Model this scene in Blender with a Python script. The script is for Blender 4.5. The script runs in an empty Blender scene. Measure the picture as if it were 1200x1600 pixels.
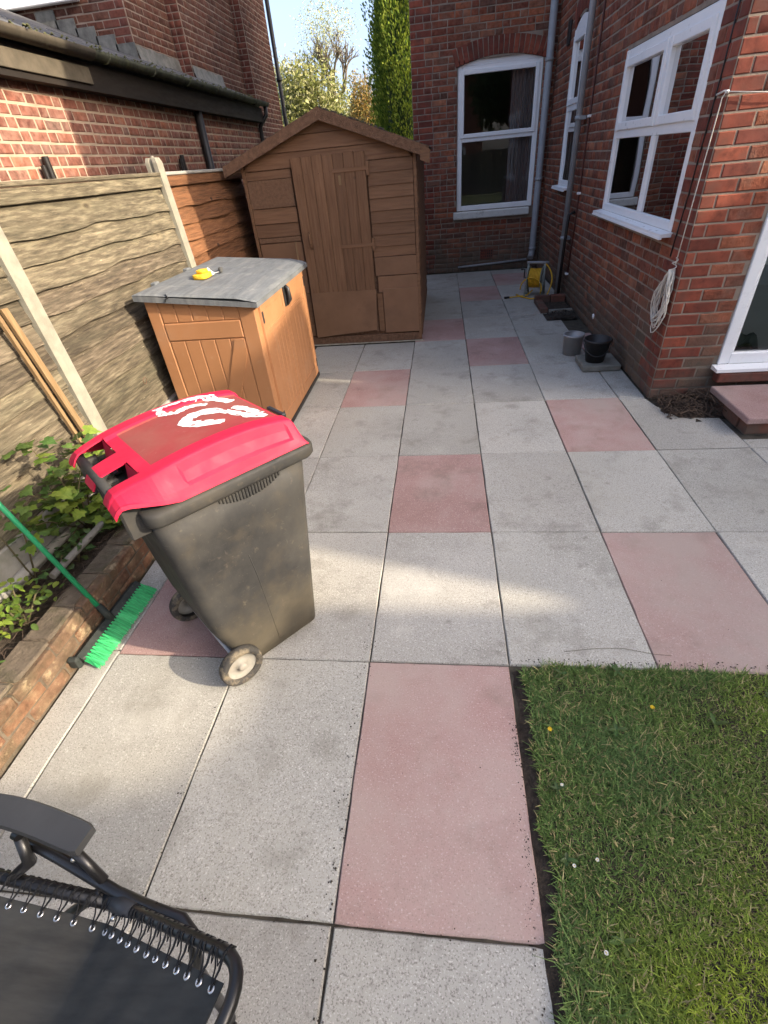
import bpy, math, random
import numpy as np
from mathutils import Vector, Matrix
random.seed(7); RN = np.random.default_rng(11)
SC = bpy.context.scene
COL = SC.collection
# ------------------------------------------------------------------ camera
CAM_POS = (0.32995, -1.26728, 1.76159)
F_PX, PITCH, YAW, ROLL = 742.32, 0.63411, 0.15590, -0.10066
def cam_rot():
    cy, sy = math.cos(YAW), math.sin(YAW); cp, sp = math.cos(PITCH), math.sin(PITCH); cr, sr = math.cos(ROLL), math.sin(ROLL)
    Rz = Matrix(((cy, sy, 0), (-sy, cy, 0), (0, 0, 1)))
    B = Matrix(((1, 0, 0), (0, 0, -1), (0, 1, 0)))
    Rx = Matrix(((1, 0, 0), (0, cp, -sp), (0, sp, cp)))
    Rr = Matrix(((cr, -sr, 0), (sr, cr, 0), (0, 0, 1)))
    return Rr @ Rx @ B @ Rz
R_CAM = cam_rot()
cd = bpy.data.cameras.new('camera'); cam = bpy.data.objects.new('camera', cd); COL.objects.link(cam)
cam.matrix_world = Matrix.Translation(CAM_POS) @ (R_CAM.transposed() @ Matrix(((1, 0, 0), (0, -1, 0), (0, 0, -1)))).to_4x4()
cd.sensor_fit = 'HORIZONTAL'; cd.sensor_width = 36.0; cd.lens = F_PX / 1200 * 36.0
cd.clip_start = 0.05; cd.clip_end = 2000
SC.camera = cam
# ------------------------------------------------------------------ light
SUN_EL = math.radians(25.5)
LH = Vector((-0.966, 0.256, 0)).normalized()
LD = Vector((LH.x * math.cos(SUN_EL), LH.y * math.cos(SUN_EL), -math.sin(SUN_EL)))
world = bpy.data.worlds.new('World'); SC.world = world; world.use_nodes = True
wn = world.node_tree; wn.nodes.clear()
sky = wn.nodes.new('ShaderNodeTexSky'); sky.sky_type = 'NISHITA'; sky.sun_disc = False
sky.sun_elevation = SUN_EL; sky.sun_rotation = math.atan2(-LH.x, -LH.y); sky.air_density = 0.6; sky.dust_density = 5.0; sky.ozone_density = 0.6
tc = wn.nodes.new('ShaderNodeTexCoord'); mp = wn.nodes.new('ShaderNodeMapping'); mp.inputs['Scale'].default_value = (1, 1, 2.6)
nz = wn.nodes.new('ShaderNodeTexNoise'); nz.inputs['Scale'].default_value = 2.3; nz.inputs['Detail'].default_value = 7; nz.inputs['Roughness'].default_value = 0.6
rp = wn.nodes.new('ShaderNodeValToRGB'); rp.color_ramp.elements[0].position = 0.40; rp.color_ramp.elements[1].position = 0.72
rp.color_ramp.elements[1].color = (0.45, 0.45, 0.45, 1)
mx = wn.nodes.new('ShaderNodeMix'); mx.data_type = 'RGBA'; mx.inputs[7].default_value = (1.5, 1.7, 2.1, 1)
bg = wn.nodes.new('ShaderNodeBackground'); bg.inputs['Strength'].default_value = 0.15
wo = wn.nodes.new('ShaderNodeOutputWorld')
wn.links.new(tc.outputs['Generated'], mp.inputs['Vector']); wn.links.new(mp.outputs[0], nz.inputs['Vector'])
wn.links.new(nz.outputs['Fac'], rp.inputs['Fac']); wn.links.new(rp.outputs['Color'], mx.inputs[0])
wn.links.new(sky.outputs[0], mx.inputs[6]); wn.links.new(mx.outputs[2], bg.inputs['Color']); wn.links.new(bg.outputs[0], wo.inputs[0])
sd = bpy.data.lights.new('sun', 'SUN'); sun = bpy.data.objects.new('sun', sd); COL.objects.link(sun)
sd.energy = 2.1; sd.angle = math.radians(0.6); sd.color = (1.0, 0.86, 0.66)
sun.rotation_euler = LD.to_track_quat('-Z', 'Y').to_euler(); sun.location = (12, -4, 9)
vs = SC.view_settings; vs.view_transform = 'Standard'; vs.look = 'None'; vs.gamma = 1.0; vs.use_curve_mapping = False
vs.exposure = 1.98
SC.cycles.max_bounces = 8; SC.cycles.transparent_max_bounces = 12; SC.cycles.use_denoising = True
SC.cycles.sample_clamp_indirect = 8.0

# ------------------------------------------------------------------ helpers: materials
def nd(t, ty, **kw):
    n = t.nodes.new(ty)
    for k, v in kw.items(): setattr(n, k, v)
    return n
def c4(c): return (c[0], c[1], c[2], 1.0)
def mat(name, cols, scale=4.0, detail=6, rough=0.8, stretch=(1, 1, 1), bump=0.0, bscale=60.0, bdist=0.004, metal=0.0, spec=0.3,
        rnd=0.0, hue=0.0, dirt=None, speck=None, low=None, attr=None, coat=0.0, sheen=0.0, nrough=0.6, translucent=0.0, bricky=None, local=False, knots=None):
    m = bpy.data.materials.new(name); m.use_nodes = True
    t = m.node_tree; t.nodes.clear(); L = t.links.new
    out = nd(t, 'ShaderNodeOutputMaterial'); p = nd(t, 'ShaderNodeBsdfPrincipled')
    if local:
        g = nd(t, 'ShaderNodeTexCoord'); pos = g.outputs['Object']
    else:
        g = nd(t, 'ShaderNodeNewGeometry'); pos = g.outputs['Position']
    mpn = nd(t, 'ShaderNodeMapping'); mpn.inputs['Scale'].default_value = stretch; L(pos, mpn.inputs['Vector'])
    oi = nd(t, 'ShaderNodeObjectInfo')
    va = nd(t, 'ShaderNodeVectorMath', operation='SCALE'); va.inputs[0].default_value = (31.7, 17.3, 53.1); L(oi.outputs['Random'], va.inputs['Scale'])
    vb = nd(t, 'ShaderNodeVectorMath', operation='ADD'); L(mpn.outputs[0], vb.inputs[0]); L(va.outputs[0], vb.inputs[1])
    P = vb.outputs[0] if rnd > 0 else mpn.outputs[0]
    def noise(sc, de=detail, ro=nrough, vec=None):
        n = nd(t, 'ShaderNodeTexNoise'); n.inputs['Scale'].default_value = sc; n.inputs['Detail'].default_value = de; n.inputs['Roughness'].default_value = ro
        L(vec or P, n.inputs['Vector']); return n.outputs['Fac']
    def ramp(fac, els, interp='LINEAR'):
        r = nd(t, 'ShaderNodeValToRGB'); r.color_ramp.interpolation = interp
        e = r.color_ramp.elements
        e[0].position, e[0].color = els[0][0], c4(els[0][1]); e[1].position, e[1].color = els[-1][0], c4(els[-1][1])
        for q, c in els[1:-1]:
            k = e.new(q); k.color = c4(c)
        L(fac, r.inputs['Fac']); return r.outputs['Color']
    def mixc(fac, a, b, mode='MIX'):
        n = nd(t, 'ShaderNodeMix', data_type='RGBA', blend_type=mode)
        if isinstance(fac, float): n.inputs[0].default_value = fac
        else: L(fac, n.inputs[0])
        for s, v in ((6, a), (7, b)):
            if isinstance(v, tuple): n.inputs[s].default_value = c4(v)
            else: L(v, n.inputs[s])
        return n.outputs[2]
    def math_(op, a, b=None):
        n = nd(t, 'ShaderNodeMath', operation=op)
        for i, v in enumerate((a, b)):
            if v is None: continue
            if isinstance(v, (int, float)): n.inputs[i].default_value = v
            else: L(v, n.inputs[i])
        return n.outputs[0]
    def rng(fac, lo, hi, a=0.0, b=1.0):
        n = nd(t, 'ShaderNodeMapRange'); n.inputs[1].default_value = lo; n.inputs[2].default_value = hi; n.inputs[3].default_value = a; n.inputs[4].default_value = b
        L(fac, n.inputs[0]); return n.outputs[0]
    if len(cols) == 1: cols = [(0, cols[0]), (1, cols[0])]
    elif not isinstance(cols[0][1], (tuple, list)): cols = [(0.3 + 0.4 * i / (len(cols) - 1), c) for i, c in enumerate(cols)]
    n0 = noise(scale)
    col = ramp(n0, cols)
    if bricky:                                   # a random tint for each brick, mottled
        at = nd(t, 'ShaderNodeAttribute', attribute_name='rnd')
        r = math_('FRACT', math_('ADD', oi.outputs['Random'], at.outputs['Fac']))
        bc = ramp(r, bricky)
        m1 = rng(noise(18), 0.3, 0.7, 0.55, 1.35)
        bcm = mixc(1.0, bc, m1, 'MULTIPLY')
        col = mixc(rng(noise(9, 8), 0.47, 0.64, 0.0, 0.68), bcm, col)
    if attr:
        at = nd(t, 'ShaderNodeAttribute', attribute_name=attr)
        col = mixc(1.0, col, at.outputs['Color'], 'MULTIPLY')
    if knots:                                    # list of (colour, scale, lo, hi, strength, stretch)
        for (kc, ks, klo, khi, kst, kstr) in knots:
            v = nd(t, 'ShaderNodeTexVoronoi', feature='F1'); v.inputs['Scale'].default_value = ks
            vm = nd(t, 'ShaderNodeMapping'); vm.inputs['Scale'].default_value = kstr; L(pos, vm.inputs['Vector']); L(vm.outputs[0], v.inputs['Vector'])
            col = mixc(rng(v.outputs['Distance'], klo, khi, kst, 0.0), col, kc)
    if speck:                                    # list of (colour, scale, lo, hi, strength)
        for (c, sc, lo, hi, st) in speck:
            col = mixc(rng(noise(sc, 2, 0.5), lo, hi, 0.0, st), col, c)
    if dirt:
        for (c, sc, lo, hi, st) in dirt:
            col = mixc(rng(noise(sc, 8, 0.65), lo, hi, 0.0, st), col, c)
    if low:                                      # rising damp / dust, ragged: (colour, z0, z1, strength, scale)
        for (c, z0, z1, st, sc) in low:
            sp = nd(t, 'ShaderNodeSeparateXYZ'); gg = nd(t, 'ShaderNodeNewGeometry'); L(gg.outputs['Position'], sp.inputs[0])
            zz = math_('ADD', sp.outputs[2], math_('MULTIPLY', math_('SUBTRACT', noise(sc, 6), 0.5), 2.2 * (z1 - z0)))
            col = mixc(rng(zz, z1, z0, 0.0, st), col, c)
    if rnd > 0:
        hs = nd(t, 'ShaderNodeHueSaturation')
        L(rng(oi.outputs['Random'], 0, 1, 1 - rnd, 1 + rnd), hs.inputs['Value'])
        if hue:
            r2 = math_('FRACT', math_('MULTIPLY', oi.outputs['Random'], 7.13)); L(rng(r2, 0, 1, 0.5 - hue, 0.5 + hue), hs.inputs['Hue'])
        L(col, hs.inputs['Color']); col = hs.outputs[0]
    L(col, p.inputs['Base Color'])
    p.inputs['Metallic'].default_value = metal; p.inputs['Specular IOR Level'].default_value = spec
    L(rng(noise(scale * 3), 0.3, 0.7, max(0.03, rough - 0.1), min(1, rough + 0.08)), p.inputs['Roughness'])
    if coat: p.inputs['Coat Weight'].default_value = coat
    if bump > 0:
        b = nd(t, 'ShaderNodeBump'); b.inputs['Strength'].default_value = bump; b.inputs['Distance'].default_value = bdist
        L(noise(bscale, 5), b.inputs['Height']); L(b.outputs[0], p.inputs['Normal'])
    sh = p.outputs[0]
    if translucent:
        tr = nd(t, 'ShaderNodeBsdfTranslucent'); L(col, tr.inputs['Color'])
        ms = nd(t, 'ShaderNodeMixShader'); ms.inputs[0].default_value = translucent; L(sh, ms.inputs[1]); L(tr.outputs[0], ms.inputs[2]); sh = ms.outputs[0]
    L(sh, out.inputs[0])
    return m
def glass_mat(name, tint=(0.86, 0.9, 0.88)):
    m = bpy.data.materials.new(name); m.use_nodes = True; t = m.node_tree; t.nodes.clear(); L = t.links.new
    out = nd(t, 'ShaderNodeOutputMaterial'); gl = nd(t, 'ShaderNodeBsdfGlossy'); gl.inputs['Roughness'].default_value = 0.01
    tr = nd(t, 'ShaderNodeBsdfTransparent'); tr.inputs['Color'].default_value = c4(tint)
    fr = nd(t, 'ShaderNodeFresnel'); fr.inputs['IOR'].default_value = 1.62
    n = nd(t, 'ShaderNodeTexNoise'); n.inputs['Scale'].default_value = 1.6; n.inputs['Detail'].default_value = 1
    g = nd(t, 'ShaderNodeNewGeometry'); L(g.outputs['Position'], n.inputs['Vector'])
    b = nd(t, 'ShaderNodeBump'); b.inputs['Strength'].default_value = 0.06; b.inputs['Distance'].default_value = 0.05; L(n.outputs['Fac'], b.inputs['Height']); L(b.outputs[0], gl.inputs['Normal'])
    ad = nd(t, 'ShaderNodeMath', operation='MULTIPLY'); ad.inputs[1].default_value = 1.3; ad.use_clamp = True; L(fr.outputs[0], ad.inputs[0])
    mxs = nd(t, 'ShaderNodeMixShader'); L(ad.outputs[0], mxs.inputs[0]); L(tr.outputs[0], mxs.inputs[1]); L(gl.outputs[0], mxs.inputs[2]); L(mxs.outputs[0], out.inputs[0])
    return m
MT = {}
def defmats():
    soil = (0.035, 0.027, 0.02)
    MT['slab_grey'] = mat('slab_grey', [(0.335, 0.323, 0.287), (0.40, 0.388, 0.349), (0.465, 0.45, 0.404)], scale=2.2, rough=0.92, rnd=0.10, hue=0.006, spec=0.15,
        speck=[((0.15, 0.14, 0.12), 200, 0.55, 0.66, 0.7), ((0.72, 0.70, 0.64), 170, 0.59, 0.68, 0.55), ((0.18, 0.165, 0.14), 95, 0.60, 0.72, 0.5)],
        dirt=[((0.17, 0.158, 0.13), 4.0, 0.53, 0.72, 0.6), ((0.23, 0.215, 0.175), 1.1, 0.46, 0.70, 0.5), ((0.07, 0.065, 0.055), 26, 0.695, 0.74, 0.75), ((0.13, 0.12, 0.095), 11, 0.63, 0.74, 0.55), ((0.58, 0.56, 0.5), 1.9, 0.58, 0.75, 0.4)],
        bump=0.45, bscale=300, bdist=0.002)
    MT['slab_pink'] = mat('slab_pink', [(0.335, 0.212, 0.19), (0.395, 0.26, 0.236), (0.455, 0.312, 0.285)], scale=2.2, rough=0.92, rnd=0.09, spec=0.15,
        speck=[((0.19, 0.135, 0.12), 200, 0.56, 0.67, 0.6), ((0.70, 0.58, 0.54), 170, 0.60, 0.69, 0.5)],
        dirt=[((0.20, 0.15, 0.125), 4.0, 0.53, 0.72, 0.6), ((0.36, 0.30, 0.26), 1.1, 0.44, 0.66, 0.75), ((0.09, 0.07, 0.06), 26, 0.70, 0.745, 0.7), ((0.48, 0.4, 0.36), 1.9, 0.58, 0.75, 0.4)],
        bump=0.45, bscale=300, bdist=0.002)
    MT['soil'] = mat('soil', [(0.02, 0.016, 0.012), (0.05, 0.038, 0.028), (0.085, 0.065, 0.048)], scale=30, rough=1.0, bump=1.0, bscale=70, bdist=0.02)
    MT['joint'] = mat('joint', [(0.035, 0.03, 0.022), (0.09, 0.08, 0.062)], scale=14, rough=1.0, bump=0.6, bscale=90, bdist=0.006)
    MT['ground'] = mat('ground', [(0.05, 0.075, 0.025), (0.09, 0.11, 0.04)], scale=2, rough=1.0, bump=0.6, bscale=20)
    fac = [(0.0, (0.136, 0.032, 0.019)), (0.35, (0.217, 0.051, 0.029)), (0.6, (0.304, 0.077, 0.041)), (0.8, (0.163, 0.040, 0.027)), (1.0, (0.255, 0.063, 0.036))]
    com = [(0.0, (0.107, 0.052, 0.036)), (0.15, (0.265, 0.082, 0.045)), (0.4, (0.195, 0.062, 0.039)), (0.58, (0.365, 0.121, 0.061)), (0.72, (0.220, 0.077, 0.049)), (0.9, (0.132, 0.064, 0.045)), (1.0, (0.420, 0.167, 0.091))]
    MT['brick_face'] = mat('brick_face', [(0.06, 0.028, 0.02), (0.13, 0.052, 0.036)], scale=7, rough=0.8, bricky=fac, bump=0.35, bscale=120, bdist=0.004,
        low=[((0.10, 0.085, 0.065), 0.0, 0.35, 0.75, 5)], spec=0.35)
    MT['brick_common'] = mat('brick_common', [(0.075, 0.045, 0.034), (0.25, 0.135, 0.095)], scale=8, rough=0.92, bricky=com, bump=0.9, bscale=55, bdist=0.008,
        dirt=[((0.055, 0.045, 0.037), 12, 0.6, 0.74, 0.7)], low=[((0.115, 0.10, 0.075), 0.15, 0.75, 0.8, 2.2)], spec=0.2)
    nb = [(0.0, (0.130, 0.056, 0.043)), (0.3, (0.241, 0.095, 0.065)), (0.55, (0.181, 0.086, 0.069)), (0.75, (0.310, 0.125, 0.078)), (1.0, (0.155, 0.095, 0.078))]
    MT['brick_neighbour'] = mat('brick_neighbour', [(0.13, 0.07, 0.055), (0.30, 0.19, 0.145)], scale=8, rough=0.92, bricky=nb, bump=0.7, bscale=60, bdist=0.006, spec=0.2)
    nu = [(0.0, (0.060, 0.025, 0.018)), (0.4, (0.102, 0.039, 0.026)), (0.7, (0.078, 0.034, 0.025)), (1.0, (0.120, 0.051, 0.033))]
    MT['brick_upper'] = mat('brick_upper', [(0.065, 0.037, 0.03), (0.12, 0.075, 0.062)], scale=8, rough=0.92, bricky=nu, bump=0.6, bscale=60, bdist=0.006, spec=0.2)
    MT['brick_quoin'] = mat('brick_quoin', [(0.06, 0.03, 0.024), (0.12, 0.055, 0.042)], scale=8, rough=0.9, bricky=[(0.0, (0.09, 0.03, 0.022)), (0.5, (0.14, 0.045, 0.03)), (1.0, (0.11, 0.038, 0.028))], bump=0.4, bscale=60, bdist=0.005)
    MT['mortar'] = mat('mortar', [(0.20, 0.155, 0.12), (0.36, 0.29, 0.225)], scale=6, rough=1.0, bump=0.7, bscale=90, bdist=0.006,
        dirt=[((0.16, 0.11, 0.085), 3, 0.5, 0.75, 0.6)], low=[((0.11, 0.1, 0.08), 0.1, 0.6, 0.8, 3)])
    MT['mortar_pale'] = mat('mortar_pale', [(0.30, 0.23, 0.165), (0.40, 0.315, 0.235)], scale=6, rough=1.0, bump=0.5, bscale=90, bdist=0.005)
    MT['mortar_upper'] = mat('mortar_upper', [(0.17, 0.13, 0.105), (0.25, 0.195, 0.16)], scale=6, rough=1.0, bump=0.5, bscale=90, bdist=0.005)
    MT['upvc'] = mat('upvc', [(0.82, 0.83, 0.83), (0.87, 0.87, 0.87)], scale=5, rough=0.35, spec=0.5, dirt=[((0.5, 0.5, 0.47), 9, 0.6, 0.8, 0.35)])
    MT['sill_stone'] = mat('sill_stone', [(0.62, 0.62, 0.58), (0.72, 0.71, 0.66)], scale=7, rough=0.8, dirt=[((0.36, 0.33, 0.27), 6, 0.52, 0.62, 0.8)], bump=0.4, bscale=60)
    MT['glass'] = glass_mat('window_glass')
    MT['pipe_grey'] = mat('pipe_grey', [(0.26, 0.275, 0.29), (0.34, 0.35, 0.36)], scale=8, rough=0.5, spec=0.4, dirt=[((0.18, 0.17, 0.15), 10, 0.58, 0.75, 0.5)])
    MT['pipe_black'] = mat('pipe_black', [(0.008, 0.007, 0.007), (0.018, 0.016, 0.015)], scale=8, rough=0.45, spec=0.4)
    MT['pipe_brown'] = mat('pipe_brown', [(0.07, 0.022, 0.016), (0.10, 0.034, 0.024)], scale=8, rough=0.6)
    MT['fascia'] = mat('fascia', [(0.010, 0.008, 0.007), (0.022, 0.016, 0.012)], scale=9, rough=0.8, stretch=(1, 0.2, 1))
    MT['fascia_grey'] = mat('fascia_grey', [(0.065, 0.055, 0.04), (0.11, 0.092, 0.066)], scale=9, rough=0.85)
    MT['gutter'] = mat('gutter', [(0.03, 0.032, 0.024), (0.075, 0.08, 0.055)], scale=9, rough=0.85, dirt=[((0.10, 0.105, 0.045), 14, 0.5, 0.66, 0.7)], bump=0.5, bscale=50)
    MT['slate'] = mat('slate', [(0.05, 0.05, 0.055), (0.11, 0.11, 0.11)], scale=9, rough=0.7, rnd=0.2, dirt=[((0.12, 0.115, 0.08), 10, 0.55, 0.7, 0.6)], bump=0.4)
    MT['lead'] = mat('lead', [(0.07, 0.07, 0.065), (0.17, 0.168, 0.155)], scale=10, rough=0.6, bump=0.5, bscale=30, bdist=0.01)
    MT['concrete'] = mat('concrete', [(0.20, 0.19, 0.15), (0.32, 0.30, 0.24)], scale=10, rough=0.95, speck=[((0.25, 0.23, 0.2), 160, 0.6, 0.7, 0.6)], dirt=[((0.26, 0.25, 0.17), 5, 0.52, 0.7, 0.5)], bump=0.5, bscale=120)
    MT['gravel_board'] = mat('gravel_board', [(0.26, 0.25, 0.225), (0.36, 0.345, 0.305)], scale=8, rough=0.95, dirt=[((0.15, 0.15, 0.11), 5, 0.5, 0.7, 0.6)], bump=0.4, bscale=100)
    MT['fence_wood'] = mat('fence_wood', [(0.042, 0.034, 0.024), (0.098, 0.080, 0.054), (0.20, 0.167, 0.114)], scale=7, detail=8, stretch=(6, 0.9, 9), rough=0.92, rnd=0.32, hue=0.01, bump=0.8, bscale=14, bdist=0.012,
        knots=[((0.32, 0.26, 0.165), 3.4, 0.07, 0.20, 0.35, (0, 0.6, 1.3)), ((0.035, 0.022, 0.014), 3.4, 0.035, 0.085, 0.85, (0, 0.6, 1.3))], dirt=[((0.32, 0.27, 0.185), 2.2, 0.56, 0.70, 0.5), ((0.085, 0.075, 0.05), 1.7, 0.48, 0.72, 0.7), ((0.5, 0.44, 0.31), 9, 0.66, 0.72, 0.6)])
    MT['fence_red'] = mat('fence_red', [(0.105, 0.048, 0.022), (0.19, 0.085, 0.038), (0.26, 0.12, 0.055)], scale=7, detail=8, stretch=(8, 0.55, 9), rough=0.9, rnd=0.15, bump=0.8, bscale=14, bdist=0.012,
        knots=[((0.05, 0.026, 0.016), 4.2, 0.07, 0.10, 0.95, (0, 0.7, 1.25))])
    MT['fresh_wood'] = mat('fresh_wood', [(0.17, 0.105, 0.05), (0.29, 0.195, 0.10)], scale=6, stretch=(9, 9, 0.6), rough=0.85, bump=0.4, bscale=20)
    for nm_, st_ in (('shed_paint', (0.55, 1, 8)), ('shed_plank', (8, 1, 0.55))):
        MT[nm_] = mat(nm_, [(0.122, 0.062, 0.031), (0.17, 0.088, 0.045), (0.215, 0.115, 0.061)], scale=6, detail=8, stretch=st_, rough=0.68, rnd=0.13, spec=0.3, bump=0.55, bscale=16, bdist=0.006,
            dirt=[((0.085, 0.047, 0.03), 3, 0.54, 0.74, 0.55), ((0.24, 0.16, 0.105), 16, 0.66, 0.74, 0.55)], knots=[((0.07, 0.04, 0.026), 3.1, 0.03, 0.07, 0.6, (1, 0, 1))])
    MT['shed_board'] = mat('shed_board', [(0.175, 0.094, 0.051), (0.215, 0.117, 0.065)], scale=4, rough=0.62, rnd=0.06, bump=0.25, bscale=60, bdist=0.003, dirt=[((0.1, 0.06, 0.04), 3, 0.55, 0.75, 0.4)])
    MT['shed_rough'] = mat('shed_rough', [(0.11, 0.06, 0.035), (0.195, 0.11, 0.066)], scale=30, rough=0.95, bump=1.0, bscale=70, bdist=0.012, dirt=[((0.17, 0.11, 0.075), 45, 0.62, 0.72, 0.6)])
    MT['shed_osb'] = mat('shed_osb', [(0.13, 0.072, 0.04), (0.19, 0.105, 0.06)], scale=35, rough=0.85, bump=0.8, bscale=60, bdist=0.008)
    MT['felt'] = mat('felt', [(0.05, 0.038, 0.03), (0.10, 0.075, 0.055)], scale=20, rough=1.0, bump=0.8, bscale=150, dirt=[((0.06, 0.075, 0.02), 9, 0.55, 0.66, 0.8)])
    MT['rust'] = mat('rust', [(0.09, 0.05, 0.03), (0.15, 0.08, 0.05)], scale=30, rough=0.8, bump=0.5)
    MT['resin_brown'] = mat('resin_brown', [(0.33, 0.155, 0.068), (0.385, 0.185, 0.085)], scale=3, rough=0.55, spec=0.4, bump=0.12, bscale=300, bdist=0.001, dirt=[((0.30, 0.2, 0.13), 3, 0.56, 0.76, 0.45), ((0.46, 0.32, 0.21), 7, 0.62, 0.78, 0.35)])
    MT['resin_grey'] = mat('resin_grey', [(0.095, 0.104, 0.112), (0.155, 0.166, 0.174)], scale=6, stretch=(5, 0.7, 1), rough=0.7, spec=0.35, dirt=[((0.25, 0.25, 0.235), 4, 0.5, 0.72, 0.6)], bump=0.25, bscale=80, bdist=0.002)
    MT['black_plastic'] = mat('black_plastic', [(0.012, 0.012, 0.013), (0.025, 0.025, 0.026)], scale=12, rough=0.45, spec=0.45)
    MT['bin_body'] = mat('bin_body', [(0.026, 0.026, 0.026), (0.042, 0.041, 0.039)], scale=6, rough=0.66, spec=0.22, local=True, bump=0.12, bscale=160, bdist=0.002,
        speck=[((0.2, 0.18, 0.14), 95, 0.70, 0.78, 0.25)],
        knots=[((0.16, 0.15, 0.125), 30, 0.0, 0.10, 0.4, (0.2, 0.2, 2.2)), ((0.15, 0.14, 0.115), 24, 0.0, 0.09, 0.4, (1.5, 1.5, 0.25))],
        dirt=[((0.080, 0.074, 0.062), 2.6, 0.47, 0.72, 0.5), ((0.17, 0.14, 0.10), 30, 0.60, 0.74, 0.35), ((0.075, 0.063, 0.046), 9, 0.52, 0.68, 0.4), ((0.015, 0.016, 0.018), 4, 0.52, 0.7, 0.6)], low=[((0.125, 0.104, 0.068), 0.04, 0.36, 0.55, 6)])
    MT['bin_red'] = mat('bin_red', [(0.42, 0.010, 0.040), (0.48, 0.016, 0.050)], scale=5, rough=0.6, spec=0.25, bump=0.08, bscale=200, bdist=0.001, dirt=[((0.42, 0.07, 0.085), 5, 0.52, 0.8, 0.4)])
    MT['bin_red_dusty'] = mat('bin_red_dusty', [(0.22, 0.028, 0.030), (0.27, 0.045, 0.042)], scale=5, rough=0.75, spec=0.3, dirt=[((0.22, 0.09, 0.065), 4, 0.40, 0.70, 0.7), ((0.3, 0.2, 0.15), 40, 0.62, 0.75, 0.4)])
    MT['white_paint'] = mat('white_paint', [(0.66, 0.66, 0.66), (0.80, 0.80, 0.80)], scale=60, rough=0.7, bump=0.7, bscale=120, bdist=0.003)
    MT['tyre'] = mat('tyre', [(0.03, 0.029, 0.027), (0.06, 0.055, 0.05)], scale=9, rough=0.85, dirt=[((0.27, 0.22, 0.145), 22, 0.46, 0.68, 0.8)], bump=0.6, bscale=90)
    MT['wheel_rim'] = mat('wheel_rim', [(0.20, 0.19, 0.165), (0.29, 0.275, 0.24)], scale=18, rough=0.75, dirt=[((0.24, 0.2, 0.15), 12, 0.5, 0.7, 0.6)])
    MT['broom_green'] = mat('broom_green', [(0.012, 0.21, 0.085), (0.02, 0.28, 0.115)], scale=9, rough=0.5, spec=0.4, dirt=[((0.25, 0.4, 0.28), 30, 0.62, 0.74, 0.5)])
    MT['bristle'] = mat('bristle', [(0.015, 0.29, 0.085), (0.04, 0.40, 0.13)], scale=20, rough=0.55, spec=0.3, attr='col')
    MT['broom_dark'] = mat('broom_dark', [(0.014, 0.02, 0.017), (0.04, 0.045, 0.04)], scale=20, rough=0.7, dirt=[((0.2, 0.19, 0.16), 30, 0.58, 0.7, 0.5)])
    edg = [(0.0, (0.122, 0.068, 0.043)), (0.3, (0.194, 0.092, 0.051)), (0.6, (0.151, 0.104, 0.068)), (1.0, (0.245, 0.120, 0.064))]
    MT['brick_edging'] = mat('brick_edging', [(0.13, 0.09, 0.055), (0.27, 0.19, 0.115)], scale=9, rough=0.95, bricky=edg, bump=1.0, bscale=45, bdist=0.01, dirt=[((0.10, 0.075, 0.045), 8, 0.46, 0.62, 0.85), ((0.42, 0.33, 0.2), 18, 0.58, 0.68, 0.6)])
    MT['mossy_top'] = mat('mossy_top', [(0.09, 0.07, 0.05), (0.17, 0.135, 0.098)], scale=14, rough=1.0, bump=1.0, bscale=60, bdist=0.01, dirt=[((0.07, 0.065, 0.035), 9, 0.5, 0.66, 0.7)])
    MT['lime'] = mat('lime', [(0.28, 0.25, 0.19), (0.46, 0.42, 0.34)], scale=18, rough=1.0, bump=0.8, bscale=60)
    MT['leaf'] = mat('leaf', [(0.055, 0.10, 0.022), (0.10, 0.155, 0.036)], scale=30, rough=0.5, rnd=0.3, hue=0.025, translucent=0.3, bump=0.4, bscale=60)
    MT['leaf_dark'] = mat('leaf_dark', [(0.04, 0.08, 0.025), (0.075, 0.12, 0.035)], scale=30, rough=0.5, rnd=0.3, hue=0.02, translucent=0.2)
    MT['leaf_lime'] = mat('leaf_lime', [(0.13, 0.21, 0.03), (0.22, 0.29, 0.05)], scale=30, rough=0.5, rnd=0.25, hue=0.02, translucent=0.3)
    MT['stem'] = mat('stem', [(0.07, 0.06, 0.03), (0.12, 0.10, 0.05)], scale=20, rough=0.9)
    MT['twig'] = mat('twig', [(0.045, 0.03, 0.022), (0.10, 0.07, 0.05)], scale=20, rough=0.95)
    MT['metal_pole'] = mat('metal_pole', [(0.11, 0.105, 0.092), (0.20, 0.19, 0.165)], scale=18, rough=0.7, dirt=[((0.14, 0.11, 0.08), 14, 0.55, 0.7, 0.6)])
    MT['grass'] = mat('grass', [(1, 1, 1), (1, 1, 1)], scale=3, rough=0.6, attr='col', translucent=0.25, spec=0.25)
    MT['petal_yellow'] = mat('petal_yellow', [(0.72, 0.46, 0.02), (0.8, 0.55, 0.03)], scale=20, rough=0.6)
    MT['petal_white'] = mat('petal_white', [(0.74, 0.74, 0.72), (0.82, 0.82, 0.8)], scale=20, rough=0.6)
    MT['chair_metal'] = mat('chair_metal', [(0.009, 0.009, 0.0095), (0.016, 0.016, 0.0165)], scale=9, rough=0.36, spec=0.5, dirt=[((0.09, 0.085, 0.075), 30, 0.62, 0.76, 0.3)])
    MT['chair_plastic'] = mat('chair_plastic', [(0.024, 0.025, 0.027), (0.032, 0.033, 0.035)], scale=9, rough=0.5, spec=0.4, bump=0.1, bscale=300, bdist=0.001)
    MT['chair_fabric'] = mat('chair_fabric', [(0.034, 0.033, 0.029), (0.062, 0.06, 0.052)], scale=5, stretch=(1, 6, 1), rough=0.85, spec=0.2, bump=0.5, bscale=520, bdist=0.0015, dirt=[((0.085, 0.08, 0.068), 6, 0.45, 0.75, 0.45)])
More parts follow.
